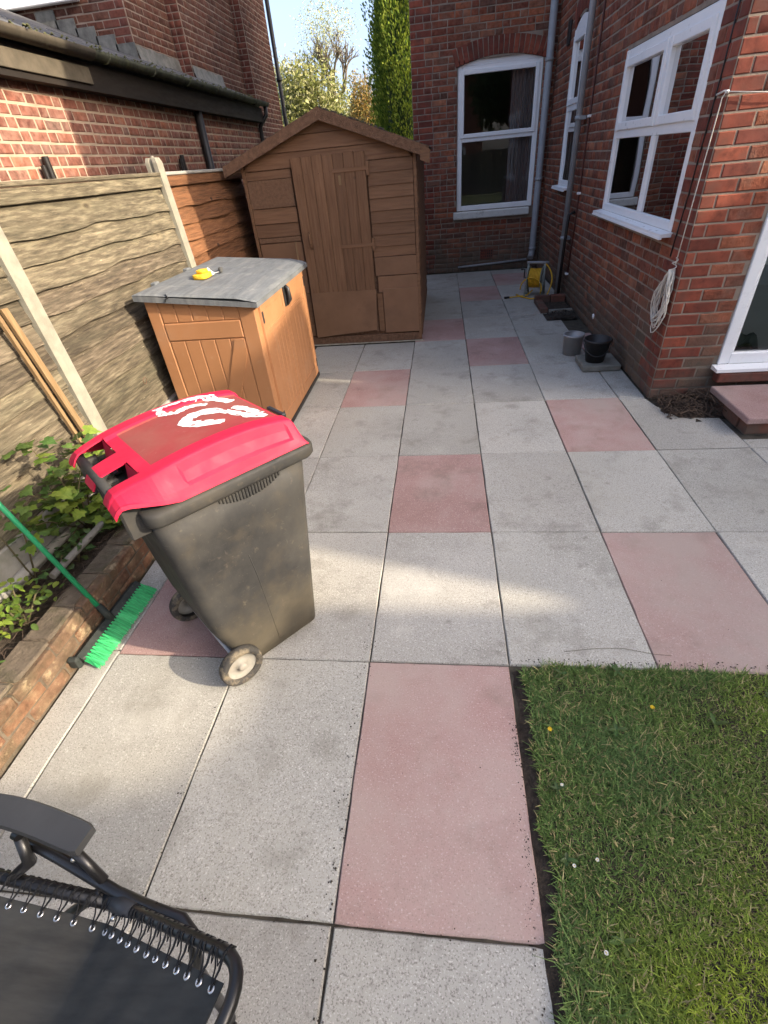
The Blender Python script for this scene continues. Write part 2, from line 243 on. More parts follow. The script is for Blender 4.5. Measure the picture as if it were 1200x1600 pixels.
    MT['cord_black'] = mat('cord_black', [(0.01, 0.01, 0.01), (0.02, 0.02, 0.02)], scale=9, rough=0.8)
    MT['chrome'] = mat('chrome', [(0.62, 0.61, 0.58), (0.72, 0.71, 0.68)], scale=9, rough=0.28, metal=0.9)
    MT['steel'] = mat('steel', [(0.30, 0.31, 0.315), (0.40, 0.405, 0.41)], scale=9, rough=0.5, metal=0.35, dirt=[((0.2, 0.19, 0.17), 9, 0.55, 0.75, 0.5)])
    MT['hose'] = mat('hose', [(0.60, 0.34, 0.02), (0.72, 0.44, 0.04)], scale=9, rough=0.5, attr=None)
    MT['reel_grey'] = mat('reel_grey', [(0.24, 0.27, 0.24), (0.34, 0.37, 0.33)], scale=9, rough=0.6)
    MT['rope'] = mat('rope', [(0.58, 0.54, 0.46), (0.74, 0.70, 0.62)], scale=70, rough=0.9)
    MT['stone_old'] = mat('stone_old', [(0.17, 0.165, 0.14), (0.26, 0.25, 0.215)], scale=10, rough=0.95, bump=0.7, bscale=90, dirt=[((0.1, 0.095, 0.07), 6, 0.5, 0.7, 0.6)])
    MT['debris'] = mat('debris', [(0.02, 0.016, 0.013), (0.065, 0.055, 0.045)], scale=30, rough=1.0, rnd=0.3)
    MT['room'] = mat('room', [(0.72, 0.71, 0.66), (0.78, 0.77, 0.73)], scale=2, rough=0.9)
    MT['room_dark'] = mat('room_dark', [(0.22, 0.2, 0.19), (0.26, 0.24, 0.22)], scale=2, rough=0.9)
    MT['curtain'] = mat('curtain', [(0.30, 0.25, 0.25), (0.37, 0.31, 0.31)], scale=2, stretch=(6, 6, 0.5), rough=0.95)
    MT['white_goods'] = mat('white_goods', [(0.62, 0.64, 0.6), (0.68, 0.69, 0.66)], scale=2, rough=0.5)
    MT['bag'] = mat('bag', [(0.03, 0.042, 0.045), (0.055, 0.07, 0.072)], scale=9, rough=0.4, spec=0.5)
    MT['sponge'] = mat('sponge', [(0.62, 0.36, 0.02), (0.74, 0.47, 0.05)], scale=40, rough=0.9, bump=0.9, bscale=140)
    MT['cloth_white'] = mat('cloth_white', [(0.55, 0.53, 0.48), (0.72, 0.70, 0.64)], scale=30, rough=0.95, bump=0.6, bscale=60)
    MT['bark'] = mat('bark', [(0.09, 0.07, 0.05), (0.17, 0.14, 0.105)], scale=14, rough=0.95, bump=0.8)
    MT['blossom'] = mat('blossom', [(1, 1, 1), (1, 1, 1)], scale=3, rough=0.7, attr='col', translucent=0.35)
    MT['roof_tile'] = mat('roof_tile', [(0.28, 0.105, 0.05), (0.38, 0.155, 0.075)], scale=6, rough=0.9, rnd=0.1)
    MT['plain_wall'] = mat('plain_wall', [(0.20, 0.085, 0.06), (0.28, 0.125, 0.085)], scale=9, rough=0.95)
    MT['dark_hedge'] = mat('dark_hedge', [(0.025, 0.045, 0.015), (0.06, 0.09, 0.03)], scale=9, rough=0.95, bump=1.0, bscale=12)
defmats()
# ------------------------------------------------------------------ helpers: geometry
class MB:
    def __init__(s): s.v = []; s.f = []; s.sm = []
    def add(s, vs, fs, smooth=False):
        o = len(s.v); s.v += [tuple(p) for p in vs]; s.f += [tuple(i + o for i in f) for f in fs]; s.sm += [smooth] * len(fs); return s
    def box(s, a, b, jit=0.0):
        (x0, y0, z0), (x1, y1, z1) = a, b
        vs = [(x0, y0, z0), (x1, y0, z0), (x1, y1, z0), (x0, y1, z0), (x0, y0, z1), (x1, y0, z1), (x1, y1, z1), (x0, y1, z1)]
        if jit: vs = [tuple(c + random.uniform(-jit, jit) for c in p) for p in vs]
        return s.add(vs, [(0, 3, 2, 1), (4, 5, 6, 7), (0, 1, 5, 4), (1, 2, 6, 5), (2, 3, 7, 6), (3, 0, 4, 7)])
    def bbox(s, a, b, r=0.004, axis=2):
        """box with all edges chamfered"""
        (x0, y0, z0), (x1, y1, z1) = a, b
        r = min(r, (x1 - x0) / 2.2, (y1 - y0) / 2.2, (z1 - z0) / 2.2)
        X = (x0, x0 + r, x1 - r, x1); Y = (y0, y0 + r, y1 - r, y1); Z = (z0, z0 + r, z1 - r, z1)
        idx = {}; vs = []
        def V(i, j, k):
            if (i, j, k) not in idx: idx[(i, j, k)] = len(vs); vs.append((X[i], Y[j], Z[k]))
            return idx[(i, j, k)]
        fs = []
        fs.append((V(1, 1, 0), V(1, 2, 0), V(2, 2, 0), V(2, 1, 0))); fs.append((V(1, 1, 3), V(2, 1, 3), V(2, 2, 3), V(1, 2, 3)))
        fs.append((V(1, 0, 1), V(2, 0, 1), V(2, 0, 2), V(1, 0, 2))); fs.append((V(1, 3, 1), V(1, 3, 2), V(2, 3, 2), V(2, 3, 1)))
        fs.append((V(0, 1, 1), V(0, 1, 2), V(0, 2, 2), V(0, 2, 1))); fs.append((V(3, 1, 1), V(3, 2, 1), V(3, 2, 2), V(3, 1, 2)))
        for i, ii in ((1, 0), (2, 3)):
            for j, jj in ((1, 0), (2, 3)):
                fs.append((V(ii, j, 1), V(ii, j, 2), V(i, jj, 2), V(i, jj, 1)))
            for k, kk in ((1, 0), (2, 3)):
                fs.append((V(ii, 1, k), V(ii, 2, k), V(i, 2, kk), V(i, 1, kk)))
        for j, jj in ((1, 0), (2, 3)):
            for k, kk in ((1, 0), (2, 3)):
                fs.append((V(1, jj, k), V(2, jj, k), V(2, j, kk), V(1, j, kk)))
        for i, ii in ((1, 0), (2, 3)):
            for j, jj in ((1, 0), (2, 3)):
                for k, kk in ((1, 0), (2, 3)):
                    fs.append((V(ii, j, k), V(i, jj, k), V(i, j, kk)))
        return s.add(vs, fs)
    def tube(s, path, r, n=10, caps=True, smooth=True, flat=1.0):
        path = [Vector(p) for p in path]; m = len(path)
        rs = r if isinstance(r, (list, tuple)) else [r] * m
        vs = []; up = Vector((0, 0, 1)); prev = None
        for i in range(m):
            t = (path[min(i + 1, m - 1)] - path[max(i - 1, 0)])
            if t.length < 1e-9: t = Vector((0, 0, 1))
            t.normalize()
            if prev is None:
                a = up if abs(t.z) < 0.9 else Vector((1, 0, 0)); u = t.cross(a).normalized()
            else:
                u = (prev - t * prev.dot(t))
                u = u.normalized() if u.length > 1e-6 else t.orthogonal().normalized()
            prev = u; w = t.cross(u)
            for k in range(n):
                an = 2 * math.pi * k / n
                vs.append(path[i] + (u * math.cos(an) + w * math.sin(an) * flat) * rs[i])
        fs = [(i * n + k, i * n + (k + 1) % n, (i + 1) * n + (k + 1) % n, (i + 1) * n + k) for i in range(m - 1) for k in range(n)]
        s.add(vs, fs, smooth)
        if caps:
            o = len(s.v) - len(vs)
            s.f.append(tuple(o + k for k in range(n))[::-1]); s.sm.append(False)
            s.f.append(tuple(o + (m - 1) * n + k for k in range(n))); s.sm.append(False)
        return s
    def lathe(s, prof, c=(0, 0, 0), n=28, axis=(0, 0, 1), smooth=True):
        """prof: list of (radius, height) along axis"""
        ax = Vector(axis).normalized(); u = ax.orthogonal().normalized(); w = ax.cross(u); c = Vector(c); vs = []
        for (r, h) in prof:
            for k in range(n):
                an = 2 * math.pi * k / n; vs.append(c + ax * h + (u * math.cos(an) + w * math.sin(an)) * r)
        m = len(prof)
        fs = [(i * n + k, i * n + (k + 1) % n, (i + 1) * n + (k + 1) % n, (i + 1) * n + k) for i in range(m - 1) for k in range(n)]
        return s.add(vs, fs, smooth)
    def prism(s, poly, d):
        """poly: list of 3-D points (planar); d: extrusion vector"""
        d = Vector(d); n = len(poly); vs = [Vector(p) for p in poly] + [Vector(p) + d for p in poly]
        fs = [tuple(range(n))[::-1], tuple(range(n, 2 * n))] + [(i, (i + 1) % n, n + (i + 1) % n, n + i) for i in range(n)]
        return s.add(vs, fs)
    def loft(s, rings, smooth=True, caps=True):
        n = len(rings[0]); vs = [p for r in rings for p in r]; m = len(rings)
        fs = [(i * n + k, i * n + (k + 1) % n, (i + 1) * n + (k + 1) % n, (i + 1) * n + k) for i in range(m - 1) for k in range(n)]
        o = len(s.v); s.add(vs, fs, smooth)
        if caps:
            s.f.append(tuple(o + k for k in range(n))[::-1]); s.sm.append(False)
            s.f.append(tuple(o + (m - 1) * n + k for k in range(n))); s.sm.append(False)
        return s
    def grid(s, nu, nv, fn, smooth=True):
        vs = [fn(i / (nu - 1), j / (nv - 1)) for j in range(nv) for i in range(nu)]
        fs = [(j * nu + i, j * nu + i + 1, (j + 1) * nu + i + 1, (j + 1) * nu + i) for j in range(nv - 1) for i in range(nu - 1)]
        return s.add(vs, fs, smooth)
    def xf(s, M):
        s.v = [tuple(M @ Vector(p)) for p in s.v]; return s
    def mesh(s, name):
        me = bpy.data.meshes.new(name); me.from_pydata(s.v, [], s.f)
        me.polygons.foreach_set('use_smooth', s.sm); me.update(); return me
WPOS = {}
def tag(o, label=None, cat=None, group=None, kind=None):
    if label: o['label'] = label
    if cat: o['category'] = cat
    if group: o['group'] = group
    if kind: o['kind'] = kind
    return o
def thing(name, loc, label, cat, group=None, rz=0.0):
    o = bpy.data.objects.new(name, None); COL.objects.link(o); o.location = loc; o.rotation_euler = (0, 0, rz); o.empty_display_size = 0.1
    WPOS[o.name] = Vector(loc); return tag(o, label, cat, group)
def put(name, me, m, parent=None, local=False, kind=None, label=None):
    """local=False: mesh is in world coordinates; local=True: in the frame of its parent"""
    if isinstance(me, MB): me = me.mesh(name)
    o = bpy.data.objects.new(name, me); COL.objects.link(o)
    if m is not None and not me.materials: me.materials.append(MT[m] if isinstance(m, str) else m)
    if parent is not None:
        o.parent = parent
        if not local: o.location = -WPOS.get(parent.name, Vector((0, 0, 0)))
    WPOS[o.name] = Vector((0, 0, 0))
    return tag(o, label=label, kind=kind)
def one(name, mb, m, label, cat, group=None):
    return tag(put(name, mb, m), label, cat, group)
def fix_normals(o):
    import bmesh
    bm = bmesh.new(); bm.from_mesh(o.data); bmesh.ops.recalc_face_normals(bm, faces=bm.faces); bm.to_mesh(o.data); bm.free(); return o
def npmesh(name, V, F, smooth=False, col=None, rnd=None):
    me = bpy.data.meshes.new(name); n = len(V); k = F.shape[1]
    me.vertices.add(n); me.vertices.foreach_set('co', np.asarray(V, np.float32).ravel())
    me.loops.add(F.size); me.loops.foreach_set('vertex_index', F.astype(np.int32).ravel())
    me.polygons.add(len(F)); me.polygons.foreach_set('loop_start', np.arange(0, F.size, k, dtype=np.int32))
    try: me.polygons.foreach_set('loop_total', np.full(len(F), k, np.int32))
    except Exception: pass
    if smooth: me.polygons.foreach_set('use_smooth', np.ones(len(F), bool))
    if col is not None:
        a = me.color_attributes.new('col', 'FLOAT_COLOR', 'POINT'); a.data.foreach_set('color', np.c_[col, np.ones(n)].astype(np.float32).ravel())
    if rnd is not None:
        a = me.attributes.new('rnd', 'FLOAT', 'POINT'); a.data.foreach_set('value', rnd.astype(np.float32))
    me.update(calc_edges=True); me.validate(); return me
def proj(p):
    c = R_CAM @ (Vector(p) - Vector(CAM_POS))
    if c.z < 0.05: return None
    return (600 + F_PX * c.x / c.z, 800 + F_PX * c.y / c.z, c.z)

# ------------------------------------------------------------------ bricks
def brick_variant(l, h, seed, rough):
    rr = random.Random(seed); j = lambda a: rr.uniform(-a, a)
    y0, y1, y2 = -0.03, 0.0012, 0.0045
    e = 0.004 + 0.003 * rough
    def ring(ins, y, a): return [(-l / 2 + ins + j(a), y + j(a * 0.5), -h / 2 + ins + j(a)), (l / 2 - ins + j(a), y + j(a * 0.5), -h / 2 + ins + j(a)), (l / 2 - ins + j(a), y + j(a * 0.5), h / 2 - ins + j(a)), (-l / 2 + ins + j(a), y + j(a * 0.5), h / 2 - ins + j(a))]
    vs = ring(0, y0, 0) + ring(0, y1, 0.0022 * rough) + ring(e, y2, 0.0028 * rough)
    fs = []
    for o in (0, 4):
        for k in range(4): fs.append((o + k, o + (k + 1) % 4, o + 4 + (k + 1) % 4, o + 4 + k))
    # wound so that +y faces outwards
    return vs, [f[::-1] for f in fs] + [(11, 10, 9, 8)]
BRK = {}
def brick_set(h, rough):
    key = (round(h, 3), rough)
    if key not in BRK:
        BRK[key] = {}
        for nm, l in (('s', 0.216), ('h', 0.103)):
            BRK[key][nm] = [brick_variant(l, h, 100 * i + int(l * 1000), rough) for i in range(6)]
    return BRK[key]
BR_ME = {}
def lay_bricks(P0, N, length, z0, z1, holes, course=0.083, mode='garden', end0=True, end1=True, seed=1, gap=0.011):
    """rows of (centre u, z, length) for a wall running from P0 along U = N x Z"""
    rr = random.Random(seed); rows = []; k = 0; z = z0
    while z + course * 0.5 < z1:
        if mode == 'header': hd = True
        elif mode == 'garden': hd = (k % 4 == 3)
        elif mode == 'flemish': hd = None
        else: hd = False
        u = 0.0; i = 0; first = True
        while u < length - 0.02:
            if hd is None: l = 0.227 if (i + k) % 2 else 0.114
            elif hd: l = 0.114
            else: l = 0.227
            if first and not hd and hd is not None and k % 2: l = 0.114
            if mode == 'worn' and rr.random() < 0.45: l = 0.114
            first = False; i += 1
            u1 = min(u + l + rr.uniform(-0.004, 0.004), length)
            if length - u1 < 0.05: u1 = length
            segs = [(u + gap / 2, u1 - gap / 2)]
            for (a, b, c, d) in holes:
                if z + course * 0.85 > c and z + course * 0.15 < d:
                    ns = []
                    for (p, q) in segs:
                        if q <= a or p >= b: ns.append((p, q)); continue
                        if p < a: ns.append((p, a - 0.004))
                        if q > b: ns.append((b + 0.004, q))
                    segs = ns
            for (p, q) in segs:
                if q - p > 0.025: rows.append(((p + q) / 2, z + course / 2, q - p))
            u = u1
        z += course; k += 1
    return rows
PENDING = {}
def brick_wall(house, key, wall_name, P0, N, length, z0, z1, holes, mats, course=0.083, thick=0.24, mode='garden', seed=1, quoin=(False, False), rough=1.0, mortar='mortar', ztop=None, gap=0.011, m0=0.0):
    """a mortar wall with openings, as a part of the house, and its bricks (PENDING until all walls are known)"""
    N = Vector(N); U = N.cross(Vector((0, 0, 1))); P0 = Vector(P0)
    zt = ztop or z1
    us = sorted(set([m0, length] + [min(max(v, 0), length) for h in holes for v in h[:2]])); zs = sorted(set([z0, zt] + [min(max(v, z0), zt) for h in holes for v in h[2:]]))
    mb = MB()
    for i in range(len(us) - 1):
        runs = []
        for j in range(len(zs) - 1):
            uc, zc = (us[i] + us[i + 1]) / 2, (zs[j] + zs[j + 1]) / 2
            if any(a < uc < b and c < zc < d for a, b, c, d in holes): continue
            if runs and abs(runs[-1][1] - zs[j]) < 1e-6: runs[-1][1] = zs[j + 1]
            else: runs.append([zs[j], zs[j + 1]])
        for (za, zb) in runs:
            a = P0 + U * us[i]; b = P0 + U * us[i + 1]; d = -N * thick
            mb.prism([(a.x, a.y, za), (b.x, b.y, za), (b.x, b.y, zb), (a.x, a.y, zb)], d)
    w = put(wall_name, mb, mortar, house); fix_normals(w)
    for (u, z, l) in lay_bricks(P0, N, length, z0, z1, holes, course, mode, seed=seed, gap=gap):
        c = P0 + U * u; face = (quoin[0] and u < 0.26) or (quoin[1] and u > length - 0.26)
        PENDING.setdefault(key, []).append((w, Vector((c.x, c.y, z)), math.atan2(U.y, U.x), l, course - gap - 0.001, mats[0] if face else mats[1], 0.25 if face else rough, N))
    return w
def add_brick(key, w, c, rz, l, h, m, rough, N, tilt=0.0):
    PENDING.setdefault(key, []).append((w, Vector(c), rz, l, h, m, rough, Vector(N), tilt))
def flush_bricks(key, house, limit=300):
    """the bricks that show largest become objects of their own; the rest are joined, one mesh for each wall"""
    items = PENDING.pop(key); sc = []
    for it in items:
        w, c, rz, l, h, m, rough, N = it[:8]
        s = 0.0; q = proj(c)
        if q and -20 < q[0] < 1220 and -20 < q[1] < 1620:
            U = Vector((math.cos(rz), math.sin(rz), 0)); a = proj(c - U * l / 2); b = proj(c + U * l / 2); t = proj(c + Vector((0, 0, h / 2))); bo = proj(c - Vector((0, 0, h / 2)))
            if a and b and t and bo and (Vector(CAM_POS) - c).dot(N) > 0:
                s = abs((b[0] - a[0]) * (bo[1] - t[1]) - (b[1] - a[1]) * (bo[0] - t[0]))
        sc.append(s)
    order = sorted(range(len(items)), key=lambda i: -sc[i]); single = set(i for i in order[:limit] if sc[i] > 60)
    rest = {}
    for i, it in enumerate(items):
        w, c, rz, l, h, m, rough, N = it[:8]; tilt = it[8] if len(it) > 8 else 0.0
        bs = brick_set(h, rough)['s' if l > 0.15 else 'h']; v = random.randrange(6); base = 0.216 if l > 0.15 else 0.103
        dep = random.uniform(-0.0025, 0.0025) * rough
        p = c + N * dep
        if i in single:
            mk = (round(h, 3), rough, l > 0.15, v, m)
            if mk not in BR_ME:
                me = bpy.data.meshes.new('brick'); me.from_pydata(bs[v][0], [], bs[v][1]); me.materials.append(MT[m]); me.update(); BR_ME[mk] = me
            o = bpy.data.objects.new('brick', BR_ME[mk]); COL.objects.link(o); o.parent = w; o.location = p
            o.rotation_euler = (random.uniform(-0.006, 0.006), tilt, rz + random.uniform(-0.006, 0.006)); o.scale = (l / base, 1, 1)
        else:
            rest.setdefault((w, m), []).append((p, rz, l / base, bs[v], tilt))
    for (w, m), L in rest.items():
        nv = len(L[0][3][0]); V = np.zeros((len(L) * nv, 3)); rn = np.repeat(RN.random(len(L)), nv)
        F = np.concatenate([np.array(L[0][3][1]) + nv * i for i in range(len(L))])
        for i, (p, rz, s, (vs, fs), tilt) in enumerate(L):
            a = np.array(vs) * (s, 1, 1)
            if tilt:
                ct, st = math.cos(tilt), math.sin(tilt); a = np.c_[a[:, 0] * ct + a[:, 2] * st, a[:, 1], -a[:, 0] * st + a[:, 2] * ct]
            cr, sr = math.cos(rz), math.sin(rz)
            V[i * nv:(i + 1) * nv] = np.c_[a[:, 0] * cr - a[:, 1] * sr + p.x, a[:, 0] * sr + a[:, 1] * cr + p.y, a[:, 2] + p.z]
        put('brickwork', npmesh('brickwork', V, F, rnd=rn), m, w, kind='stuff')
# ------------------------------------------------------------------ the setting: ground, patio, lawn, bed
g = MB(); g.add([(-300, -300, -0.06), (300, -300, -0.06), (300, 300, -0.06), (-300, 300, -0.06)], [(0, 1, 2, 3)])
put('ground', g, 'ground', kind='structure')
pb = MB(); pb.box((-1.352, -2.7, -0.055), (2.6, 8.47, -0.012)); patio = put('patio', pb, 'joint', kind='structure')
PINK = {(0, -1), (0, 1), (-1, 3), (2, 0), (2, 2), (1, 4), (0, 5), (1, 7), (2, 8), (-2, 0), (3, 4)}
def slab_mesh(w, d, seed):
    rr = random.Random(seed); n = 11; r = 0.004; vs = []; fs = []
    P = []
    for k in range(n): P.append((-w / 2 + w * k / n, -d / 2))
    for k in range(n): P.append((w / 2, -d / 2 + d * k / n))
    for k in range(n): P.append((w / 2 - w * k / n, d / 2))
    for k in range(n): P.append((-w / 2, d / 2 - d * k / n))
    m = len(P); jj = [(rr.gauss(0, 0.0008), rr.gauss(0, 0.0008)) for _ in P]
    for (z, ins) in ((-0.045, 0.0), (-0.006, 0.0), (0.0, r)):
        for (x, y), (a, b) in zip(P, jj): vs.append((x * (1 - 2 * ins / w) + a, y * (1 - 2 * ins / d) + b, z))
    for o in (0, m):
        for k in range(m): fs.append((o + k, o + (k + 1) % m, o + m + (k + 1) % m, o + m + k))
    fs.append(tuple(range(2 * m, 3 * m)))
    me = bpy.data.meshes.new('paving_slab'); me.from_pydata(vs, [], fs); me.update(); return me
SL = {}
def slab(x0, y0, x1, y1, pink, seed):
    gp = 0.0055; w, d = x1 - x0 - gp, y1 - y0 - gp; key = (round(w, 2), round(d, 2), seed % 4, pink)
    if key not in SL:
        me = slab_mesh(w, d, seed % 4); me.materials.append(MT['slab_pink' if pink else 'slab_grey']); SL[key] = me
    o = bpy.data.objects.new('paving_slab', SL[key]); COL.objects.link(o); o.parent = patio
    o.location = ((x0 + x1) / 2 + random.uniform(-0.0015, 0.0015), (y0 + y1) / 2 + random.uniform(-0.0015, 0.0015), random.uniform(-0.003, 0.001))
    o.rotation_euler = (random.uniform(-0.002, 0.002), random.uniform(-0.003, 0.003), random.uniform(-0.002, 0.002))
    return o
sd_ = 0
for r in range(-3, 10):
    for c in range(-2, 4):
        x0, x1, y0, y1 = 0.6 * c, 0.6 * (c + 1), 0.9 * r, 0.9 * (r + 1); sd_ += 1
        if r < 0 and c >= 1: continue
        if c < 0 and r >= 5: continue
        y1 = min(y1, 8.46)
        if c == 3:
            if r >= 3: x1 = 2.005
            if r == 2: continue
            if r in (5, 6): continue
        if y1 - y0 < 0.1: continue
        slab(x0, y0, x1, y1, (c, r) in PINK, sd_ * 7 + c)
for r in range(0, 3): slab(2.4, 0.9 * r, 2.62, 0.9 * r + (0.9 if r < 2 else 0.12), False, 50 + r)
slab(1.8, 2.655, 2.005, 2.7, False, 77)
for r in range(-3, 2): slab(-1.352, 0.9 * r + 0.02, -1.2, 0.9 * (r + 1) + 0.02, False, 60 + r)
# the slab at the house corner, broken away round the drain pit
cs = MB(); cs.prism([(1.803, 1.803, -0.045), (2.397, 1.803, -0.045), (2.397, 2.255, -0.045), (2.12, 2.28, -0.045), (2.07, 2.42, -0.045), (2.03, 2.50, -0.045), (2.0, 2.645, -0.045), (1.803, 2.645, -0.045)], (0, 0, 0.045))
put('paving_slab', cs, 'slab_grey', patio)
pit = MB(); pit.grid(12, 10, lambda u, v: (1.98 + 0.47 * u, 2.2 + 0.46 * v, -0.010 + 0.012 * math.sin(9 * u + 3) * math.cos(7 * v) + 0.028 * v * u)); put('soil_pit', pit, 'soil', kind='structure')
# lawn: soil with a ragged edge, then blades
def lawn_edge(y): return 0.612 - 0.045 * min(1, max(0, -y)) + 0.008 * math.sin(23 * y) + 0.006 * math.sin(57 * y + 1)
def lawn_top(x): return 0.012 + 0.008 * math.sin(17 * x) + 0.006 * math.sin(41 * x + 2)
ls = MB()
def lawn_fn(u, v):
    y = -3.2 + (3.2 + 0.03) * v; x = lawn_edge(min(y, 0)) - 0.012 + (3.4 - lawn_edge(min(y, 0))) * u
    if v > 0.999: y = lawn_top(x)
    e = min(1, u / 0.03) * min(1, (1 - v) / 0.03)
    return (x, y, -0.014 + 0.026 * e + 0.004 * math.sin(13 * x) * math.sin(11 * y))
ls.grid(60, 60, lawn_fn); put('lawn_soil', ls, 'soil', kind='structure')
def lobes(x, y, seed):
    r = np.random.default_rng(seed); v = np.zeros_like(x)
    for k in range(14):
        f = r.normal(0, 1, 2) * (1.5 + k * 0.55); v += np.sin(f[0] * x + f[1] * y + r.random() * 6.28) / (1 + 0.25 * k)
    return v / 2.2
def make_grass(n, name):
    x = RN.uniform(0.56, 3.0, n); y = RN.uniform(-2.6, 0.03, n)
    near = RN.random(n) < 0.8
    x = np.where(near, RN.uniform(0.56, 2.0, n), x); y = np.where(near, RN.uniform(-1.15, 0.03, n), y)
    le = 0.612 - 0.045 * np.clip(-y, 0, 1) + 0.008 * np.sin(23 * y) + 0.006 * np.sin(57 * y + 1); lt = 0.012 + 0.008 * np.sin(17 * x) + 0.006 * np.sin(41 * x + 2)
    edge = x - le; bare = 0.050 + 0.028 * lobes(x * 3, y * 3, 3)
    keep = (edge > np.clip(bare, 0.008, 1)) & (y < lt - 0.022 - 0.012 * lobes(x * 4, y * 4, 5))
    thin = lobes(x * 2.2, y * 2.2, 9); keep &= RN.random(n) < np.clip(0.95 + 0.6 * thin, 0.22, 1)
    x, y = x[keep], y[keep]; n = len(x)
    q = lobes(x, y, 21); p = lobes(x * 1.3, y * 1.3, 33)
    L = RN.gamma(4, 0.0052, n) * (1 + 0.4 * q) + 0.006; W = RN.uniform(0.0009, 0.0021, n)
    az = RN.uniform(0, 2 * np.pi, n) + 0.6 * q; lean = np.clip(RN.normal(0.98, 0.35, n), 0.05, 1.5)
    d = np.c_[np.cos(az), np.sin(az), np.zeros(n)]; s = np.c_[-np.sin(az), np.cos(az), np.zeros(n)]
    b = np.c_[x, y, np.full(n, 0.004)]
    up = np.array([0, 0, 1.0])
    m1 = b + d * (L * 0.45 * np.sin(lean * 0.6))[:, None] + up * (L * 0.5 * np.cos(lean * 0.6))[:, None]
    tp = b + d * (L * np.sin(lean))[:, None] + up * (L * 0.95 * np.cos(lean) + 0.004)[:, None]
    V = np.stack([b - s * W[:, None], b + s * W[:, None], m1 + s * W[:, None] * 0.9, m1 - s * W[:, None] * 0.9, tp + s * W[:, None] * 0.25, tp - s * W[:, None] * 0.25], 1).reshape(-1, 3)
    o = np.arange(n)[:, None] * 6; F = np.concatenate([o + np.array([0, 1, 2, 3]), o + np.array([3, 2, 4, 5])])
    base = np.array([0.072, 0.115, 0.030])[None] * np.ones((n, 1))
    lime = np.array([0.185, 0.225, 0.022]); cool = np.array([0.058, 0.108, 0.05]); straw = np.array([0.23, 0.195, 0.095])
    wl = np.clip((x - 1.12) * 1.7 + (-y - 0.42) * 1.9 + 0.35 * p, 0, 1)[:, None]       # lime-yellow towards the near right of the lawn
    base = base * (1 - wl * 0.8) + lime * wl * 0.8
    wc = np.clip(0.5 * q + 0.15, 0, 0.75)[:, None]; base = base * (1 - wc) + cool * wc
    st = (RN.random(n) < 0.13 + 0.12 * np.clip(-p, 0, 1))[:, None]; base = np.where(st, straw, base)
    base *= RN.uniform(0.9, 2.5, n)[:, None]
    C = np.repeat(base, 6, 0)
    put(name, npmesh(name, V, F, col=C), 'grass', kind='stuff')['label'] = 'short mown green grass with straw coloured blades'
make_grass(190000, 'grass')
# broad weeds in the lawn: one leafy rosette each
def weed(x, y, n, l, w, colr, label):
    t = thing('lawn_weed', (x, y, 0.004), label, 'weed', 'broad leaved weeds in the lawn')
    for k in range(n):
        a = 2 * math.pi * k / n + random.uniform(-0.5, 0.5); ll = l * random.uniform(0.6, 1.15)
        def fn(u, v, a=a, ll=ll):
            r = ll * u; wd = w * math.sin(math.pi * min(1, 0.08 + 0.92 * u)) ** 0.8 * (v - 0.5) * 2
            return (r * math.cos(a) - wd * math.sin(a), r * math.sin(a) + wd * math.cos(a), 0.020 + 0.30 * ll * math.sin(2.2 * u) * 0.7 + abs(v - 0.5) * 0.004)
        mb = MB(); mb.grid(6, 3, fn); put('leaf', mb, colr, t, local=True)
weeds = [(0.72, -0.28, 'grey green weed rosette near the lawn edge beside the yellow dandelion'), (0.70, -0.50, 'weed rosette halfway along the soil edge of the lawn'), (0.69, -0.70, 'weed rosette by the soil edge beside the pair of daisies'), (0.70, -0.92, 'weed rosette nearest the camera on the left edge of the lawn'),
         (0.80, -0.05, 'small weed at the far left corner of the lawn'), (1.02, -0.03, 'small weed on the far edge of the lawn'), (1.30, -0.24, 'weed leaves in the middle of the lawn'), (1.55, -0.12, 'weed at the far right of the lawn'), (0.95, -0.28, 'small weed in the lawn behind the dandelion'),
         (0.80, -0.88, 'tall leaved weed near the bottom of the lawn')]
for i, (x, y, lb) in enumerate(weeds): weed(x, y, random.randint(3, 5), random.uniform(0.030, 0.048), random.uniform(0.005, 0.009), 'leaf_dark' if i % 3 else 'leaf', lb)
def flower(x, y, h, m, r, name, label, lean):
    t = thing(name, (x, y, 0.0), label, 'flower'); tip = Vector((lean[0], lean[1], h))
    put('stem', MB().tube([(0, 0, 0), (tip.x * 0.4, tip.y * 0.4, h * 0.6), tip], 0.0011, 5), 'leaf_lime', t, local=True)
    mb = MB()
    for k in range(14):
        a = 2 * math.pi * k / 14
        mb.add([tip + Vector((0.15 * r * math.cos(a + 1.5), 0.15 * r * math.sin(a + 1.5), 0.001)), tip + Vector((r * math.cos(a - 0.15), r * math.sin(a - 0.15), 0.004)), tip + Vector((r * math.cos(a + 0.15), r * math.sin(a + 0.15), 0.004)), tip + Vector((0, 0, 0.003))], [(0, 1, 2, 3)])
    put('petals', mb, m, t, local=True)
    put('centre', MB().lathe([(r * 0.3, 0.002), (r * 0.28, 0.005), (0.0001, 0.007)], tip, 8), 'petal_yellow', t, local=True)
flower(0.735, -0.36, 0.06, 'petal_yellow', 0.008, 'dandelion', 'drooping yellow dandelion near the soil edge of the lawn', (-0.03, 0.05))
flower(1.10, -0.19, 0.035, 'petal_yellow', 0.008, 'dandelion', 'bright yellow dandelion in the middle of the far lawn', (0, 0))
flower(0.715, -0.50, 0.035, 'petal_white', 0.0052, 'daisy', 'white daisy below the drooping dandelion at the lawn edge', (0, 0.01))
flower(0.705, -0.73, 0.04, 'petal_white', 0.0052, 'daisy', 'left of the two white daisies close together by the soil', (0, 0.01))
flower(0.775, -0.70, 0.04, 'petal_white', 0.0052, 'daisy', 'right of the two white daisies close together by the soil', (0, 0))
